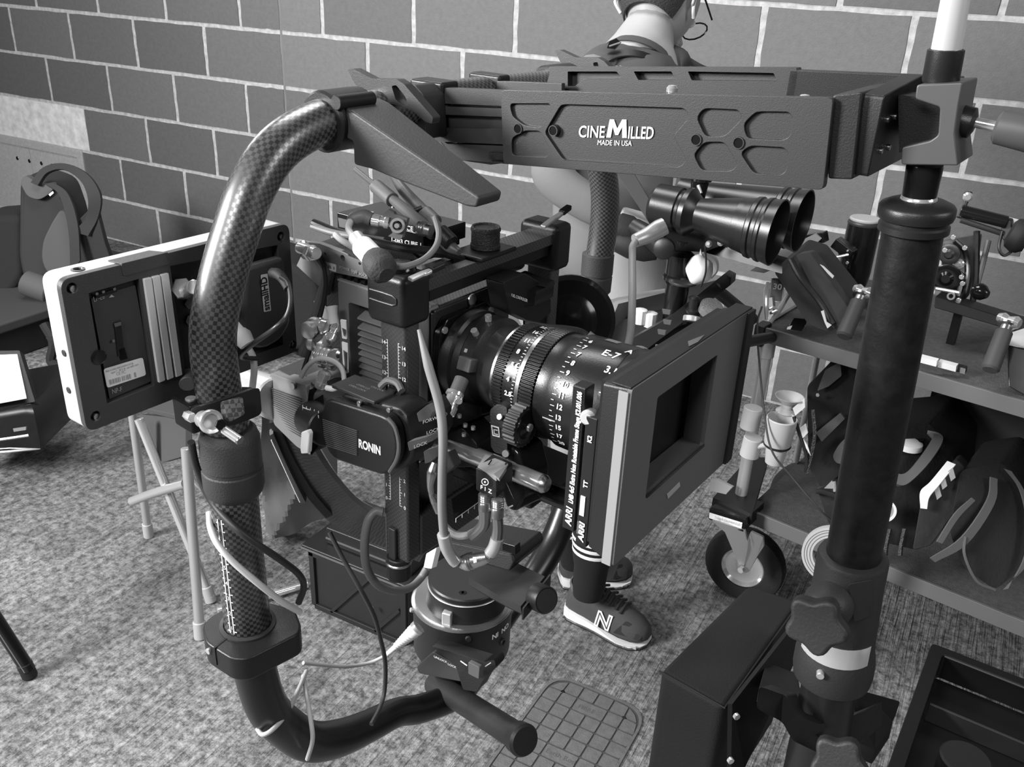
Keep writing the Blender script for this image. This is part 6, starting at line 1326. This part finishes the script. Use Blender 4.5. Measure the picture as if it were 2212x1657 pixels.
SK = mat('skin', .36, .5, bump=.1, scale=300); SHIRT = mat('shirt_grey', .17, .85, bump=.5, scale=30); SHORT = mat('shorts_pale', .2, .85, bump=.5, scale=25); HAIR = mat('hair_dark', .03, .7, bump=1.5, scale=300)
SOCK = mat('sock_black', .008, .9, bump=.3, scale=600); SHOE = mat('shoe_suede', .055, .8, bump=.4, scale=400); SHD = mat('shoe_dark', .02, .8)
ank1, ank2 = P3(1272,1262,2.11), P3(1240,1196,2.27)
kn1, kn2 = P3(1318,925,1.96), P3(1232,935,2.08)
hp1, hp2 = P3(1375,690,1.83), P3(1290,675,1.92)
pel = P3(1325,640,1.87); wst = P3(1318,470,1.84); chs = P3(1330,280,1.8); nk0 = P3(1372,150,1.83); nk1 = P3(1396,85,1.85); hd = P3(1420,20,1.87)
sh1, sh2 = P3(1268,183,1.76), P3(1472,178,1.86); tr1, tr2 = P3(1318,152,1.78), P3(1438,148,1.86)
t = T('person', 'person in grey shirt and glasses bent away behind the rig, striped socks, grey trainers', 'person', WF, (3.98,-1.42,0))
el1, wr1 = P3(1180,385,1.7), P3(1335,478,1.69); el2, wr2 = P3(1500,380,1.95), P3(1440,520,1.8)
Jb = {'pel': (pel,(.12,.09)), 'wst': (wst,(.12,.085)), 'chs': (chs,(.14,.09)), 'nk0': (nk0,.066), 'nk1': (nk1,.062), 'nk2': (hd,.055),
 'tr1': (tr1,.04), 'tr2': (tr2,.04), 'sh1': (sh1,.045), 'el1': (el1,.036), 'wr1': (wr1,.025), 'sh2': (sh2,.045), 'el2': (el2,.036), 'wr2': (wr2,.025),
 'hp1': (hp1,.075), 'kn1': (kn1,.05), 'cf1': (kn1.lerp(ank1,.3),.052), 'an1': (ank1,.033), 'hp2': (hp2,.075), 'kn2': (kn2,.05), 'cf2': (kn2.lerp(ank2,.3),.05), 'an2': (ank2,.033)}
Eb = [('pel','wst'),('wst','chs'),('chs','nk0'),('nk0','nk1'),('nk1','nk2'),('nk0','tr1'),('tr1','sh1'),('sh1','el1'),('el1','wr1'),('nk0','tr2'),('tr2','sh2'),('sh2','el2'),('el2','wr2'),('pel','hp1'),('hp1','kn1'),('kn1','cf1'),('cf1','an1'),('pel','hp2'),('hp2','kn2'),('kn2','cf2'),('cf2','an2')]
skin('body', (Jb, Eb), SK, t.o, t)
skin('shirt', ({'pel': (pel,(.135,.105)), 'wst': (wst,(.135,.1)), 'chs': (chs,(.155,.105)), 'nk0': (nk0,.078), 'tr1': (tr1,.054), 'tr2': (tr2,.054), 'sh1': (sh1,.06), 'el1': (el1,.048), 'wr1': (el1.lerp(wr1,.97),.034), 'sh2': (sh2,.058), 'el2': (el2,.05)},
 [('pel','wst'),('wst','chs'),('chs','nk0'),('nk0','tr1'),('tr1','sh1'),('sh1','el1'),('el1','wr1'),('nk0','tr2'),('tr2','sh2'),('sh2','el2')]), SHIRT, t.o, t)
skin('shorts', ({'pel': (pel,(.145,.115)), 'hp1': (hp1,.1), 'kn1': (hp1.lerp(kn1,.72),.085), 'hp2': (hp2,.1), 'kn2': (hp2.lerp(kn2,.72),.085)}, [('pel','hp1'),('hp1','kn1'),('pel','hp2'),('hp2','kn2')]), SHORT, t.o, t)
skin('vest', ({'chs': (chs.lerp(nk0,.25),(.165,.115)), 'nk0': (nk0,.084), 'tr1': (tr1,.06), 'tr2': (tr2,.06), 'sh1': (sh1,.062), 'sh2': (sh2,.062)},
 [('chs','nk0'),('nk0','tr1'),('tr1','sh1'),('nk0','tr2'),('tr2','sh2')]), mat('vest_grey', .06, .85), t.o, t)
# head: seen from behind and turned right
hup = (hd-nk1).normalized(); hf = V((.18,.95,-.35)); hf = (hf-hup*hf.dot(hup)).normalized(); hs = hf.cross(hup)
HC = hd+hup*.035
def HP(s_, f_, u_): return HC+hs*s_+hf*f_+hup*u_
bm = bmesh.new(); bmesh.ops.create_uvsphere(bm, u_segments=32, v_segments=24, radius=1)
for v in bm.verts:
    x, y, z = v.co; w_ = .074*(1-.12*max(0,-z)); f_ = .094*(1-.1*max(0,-z)); u_ = .115
    if z < 0 and y > 0: y *= 1+.05*(-z)
    if z < 0 and y < 0: y *= 1-.25*(-z)
    v.co = HP(x*w_, y*f_, z*u_)
t.p('head', bm, SK, smooth=60)
bm = bmesh.new(); bmesh.ops.create_uvsphere(bm, u_segments=32, v_segments=24, radius=1)
for v in list(bm.verts):
    x, y, z = v.co; 
    v.co = HP(x*.0785, y*.098-.002, z*.119+.004)
bmesh.ops.delete(bm, geom=[v for v in bm.verts if (v.co-HC).dot(hup) < (-.088 if (v.co-HC).dot(hf) < -.01 else .0) + max(0,(v.co-HC).dot(hf)-.02)*.9], context='VERTS')
bmesh.ops.solidify(bm, geom=bm.faces[:], thickness=.004)
t.p('hair', bm, HAIR, smooth=60)
for sg in (-1, 1):
    ec = HP(sg*.076, -.005, -.012)
    t.p('ear', prism([ec+hup*u_+hf*f_+hs*sg*s_ for f_, u_, s_ in ((.012,-.03,0),(.012,.0,.0),(.014,.024,.002),(.0,.034,.008),(-.016,.03,.014),(-.022,.012,.014),(-.016,-.012,.01),(-.004,-.03,.004))], hs*sg*.007), SK, bev=.003)
    t.p('eye', lathe(HP(sg*.032,.082,-.0), hf, [(0,.001),(.002,.01),(.006,.0105),(.01,.006),(.011,.001)], 16), PAP)
    t.p('temple_arm', tube([HP(sg*.079,-.012,.012),HP(sg*.081,.03,.01),HP(sg*.077,.09,.008)], .002, 6), BLG)
    t.p('lens_rim', tube([HP(sg*.036+.028*cos(a)*1.0,.105,-.004+.022*sin(a)) for a in [2*pi*i/14 for i in range(15)]], .0018, 6, 1), BLG)
t.p('nose', lathe(HP(0,.085,-.005), (hf*.8-hup*.9), [(0,.006),(.02,.011),(.036,.014),(.044,.008)], 16), SK)
t.p('mouth', tube([HP(-.022,.082,-.06),HP(0,.094,-.058),HP(.022,.082,-.06)], .0045, 8), mat('lips', .3, .5))
t.p('mask_loop', tube([HP(-.072,-.0,.0),HP(-.083,-.02,-.01),HP(-.088,-.03,-.03),HP(-.078,-.012,-.045)], .0035, 8), mat('mask_white', .7, .7))
t.p('mask_loop', tube([HP(.078,-.008,.02),HP(.086,-.014,-.005),HP(.083,.0,-.04),HP(.078,.02,-.05)], .0035, 8), mat('mask_white'))
cd_ = (nk1-nk0).normalized(); t.p('collar', hollow(nk0+cd_*.0, cd_, [(0,.085),(.01,.080),(.022,.074)], [(0,.082),(.01,.077),(.022,.071)], 36), mat('vest_grey'), bev=.001)
# camera strap over the shoulder
t.p('shoulder_strap', ribbon([P3(1248,175,1.70),P3(1290,128,1.72),P3(1335,108,1.73),P3(1390,112,1.73),P3(1450,140,1.75)], [P3(1262,190,1.69),P3(1300,145,1.71),P3(1340,124,1.72),P3(1386,126,1.72),P3(1430,150,1.74)], .004), BLK)
t.p('strap_buckle', prism([P3(1318,88,1.72),P3(1332,82,1.72),P3(1343,92,1.72),P3(1330,106,1.72),P3(1312,104,1.72)], (0,-.004,0)), BLG, bev=.001)
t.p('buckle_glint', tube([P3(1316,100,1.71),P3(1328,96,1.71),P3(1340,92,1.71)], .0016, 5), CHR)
t.p('sling', ribbon([P3(1330,375,1.66),P3(1375,440,1.64),P3(1420,510,1.62)], [P3(1368,370,1.66),P3(1400,425,1.64),P3(1440,490,1.62)], .004), mat('sling_grey', .04, .8))
# hands closed round the rubber grips
def hand(w_, d_, sd):
    d_ = V(d_).normalized(); s_ = d_.cross(EC).normalized(); u_ = s_.cross(d_)
    for q_ in (0,): t.p('palm', prism(rnd([w_-s_*.028, w_+s_*.028, w_+s_*.036+d_*.075, w_-s_*.034+d_*.075], .01), u_*.024), SK, bev=.006)
    for i, L_ in enumerate((.062,.07,.066,.052)):
        b_ = w_+s_*(-.026+i*.018)+d_*.075+u_*.012; t.p('finger', tube([b_-d_*.01, b_+d_*L_*.45-u_*.004, b_+d_*L_*.75-u_*.02, b_+d_*L_*.7-u_*.038], [.0095,.009,.008,.0065], 10), SK)
    b_ = w_+s_*sd*.03+d_*.02+u_*.01; t.p('thumb', tube([b_, b_+s_*sd*.018+d_*.025, b_+s_*sd*.014+d_*.05-u_*.01], [.011,.0095,.0075], 10), SK)
hand(wr1, (.9,.3,-.2), 1); hand(wr2, (.6,.6,-.4), -1)
# socks with three bands
def sock(a_, k_, nm, yl):
    d_ = (k_-a_).normalized(); L_ = yl
    t.p('sock', lathe(a_-d_*.03, d_, [(0,.034),(.03,.038),(.08,.040),(L_*.6,.046),(L_,.054)], 28), SOCK)
    for i in range(3):
        z_ = L_-.018-i*.017; r_ = .0485+.0065*(z_-L_*.6)/(L_*.4) if z_ > L_*.6 else .047
        rr_ = float(np.interp(z_+.004, [0,.03,.08,L_*.6,L_], [.034,.038,.04,.046,.054]))+.0008
        t.p('sock_band', lathe(a_-d_*.03+d_*z_, d_, [(0,rr_-.001),(.001,rr_),(.008,rr_+.0006),(.009,rr_)], 28, cap=False), PAP)
    tv = (CAM-a_).normalized(); tv = (tv-d_*tv.dot(d_)).normalized(); sv = d_.cross(tv)
    for an in (-.6, 0, .6):
        c_ = a_+d_*(L_-.105)+tv*.042; ld = (d_*cos(an)+sv*sin(an)); ls = (sv*cos(an)-d_*sin(an))
        t.p('leaf_mark', prism([c_, c_+ld*.01+ls*.004, c_+ld*.021, c_+ld*.01-ls*.004], tv*.0012), PAP)
sock(ank1, kn1, 'n', .175); sock(ank2, kn2, 'f', .17)
# trainers
def shoe(heel, toe, side, logo):
    hl, tl_ = V(heel), V(toe); fx_ = (tl_-hl); L_ = fx_.length; fx_.normalize(); fy_ = EC.cross(fx_)
    def S(u_, v_, z_): return hl+fx_*(u_*L_)+fy_*v_+V((0,0,z_))
    def ring(u_, w_, h_, z0, n=20):
        return [S(u_, w_*cos(a)*(1 if sin(a) < 0 else .9), z0+max(0,h_*sin(a)) if sin(a) > 0 else z0) for a in [2*pi*i/n for i in range(n)]]
    secs = [(-.0,.018,.03),(.02,.03,.06),(.08,.036,.075),(.2,.038,.085),(.33,.038,.09),(.45,.04,.08),(.58,.044,.068),(.72,.048,.055),(.86,.045,.043),(.96,.03,.03),(1.0,.012,.018)]
    bm = bmesh.new(); rg = [[bm.verts.new(p) for p in ring(u_, w_, h_, .022)] for u_, w_, h_ in secs]
    for a, b in zip(rg, rg[1:]):
        for i in range(20): bm.faces.new((a[i], a[(i+1)%20], b[(i+1)%20], b[i]))
    bm.faces.new(rg[0][::-1]); bm.faces.new(rg[-1]); t.p('shoe_upper', bm, SHOE, smooth=60)
    o_l = [S(u_, w_*1.1*s_, 0) for s_, us in ((1, secs), (-1, secs[::-1])) for u_, w_, _ in us]
    t.p('sole', prism(o_l, (0,0,.010)), SHD, bev=.001)
    # pale midsole wedge, high at the heel
    bm = bmesh.new(); top = []; bot = []
    for p, (u_, w_) in zip(o_l, [(u_, w_) for us in (secs, secs[::-1]) for u_, w_, _ in us]):
        h_ = float(np.interp(u_, [0,.1,.45,.62,.64,1], [.034,.03,.024,.014,.011,.011])); bot.append(bm.verts.new(p+V((0,0,.004)))); top.append(bm.verts.new(p+V((0,0,h_))))
    for i in range(len(top)): k = (i+1)%len(top); bm.faces.new((bot[i], bot[k], top[k], top[i]))
    bm.faces.new(top); t.p('midsole', bm, PAP, smooth=50)
    t.p('midsole_tip', prism([S(.8,.047*side,.004),S(.93,.036*side,.004),S(.93,.04*side,.016),S(.8,.051*side,.014)], fy_*.003*side), PAP)
    t.p('toe_cap', prism([S(.66,.044*side,.03),S(.95,.03*side,.028),S(.96,.018*side,.036),S(.84,.02*side,.056),S(.76,.025*side,.062)], fy_*.004*side+V((0,0,.002)), .004), SHD, bev=.002)
    t.p('collar', hollow(S(.2,0,.085), V((.0,0,1)), [(0,.038),(.012,.041),(.018,.04)], [(0,.034),(.018,.037)], 28), mat('collar_grey', .12, .8))
    t.p('tongue', prism([S(.36,-.02,.095),S(.36,.02,.095),S(.31,.02,.125),S(.31,-.02,.125)], fx_*.008), mat('collar_grey'), bev=.003)
    for i in range(6):
        u_ = .4+i*.055; h_ = float(np.interp(u_, [.33,.45,.58,.72], [.116,.104,.092,.078])); t.p('lace', tube([S(u_,-.024,h_-.008),S(u_+.01,0,h_+.003),S(u_+.02,.024,h_-.008)], .0035, 8), SHD)
    t.p('lace_bow', tube([S(.4,.01*side,.112),S(.44,.03*side,.125),S(.48,.028*side,.112),S(.42,.012*side,.11)], .0028, 8), SHD)
    if logo:
        o_ = S(.42,.0435*side,.03); a_ = o_; up_ = (S(.46,.033*side,.075)-S(.44,.045*side,.03)).normalized()
        n1 = text('N', .052, a_, fx_, up_, .0012, .003); t.p('logo', n1, PAP); n2 = text('N', .052, a_+fx_*0, fx_, up_, .0018, -.0012); t.p('logo_fill', n2, SHOE)
fh, ft_ = W(2, 0, (1208,1322),(1400,1412)); shoe(fh+V((.015,.02,0)), ft_+V((-.01,.03,0)), -1, True)
fh, ft_ = W(2, 0, (1192,1262),(1370,1248)); shoe(fh+V((.01,.02,0)), ft_+V((-.01,.0,0)), -1, False)
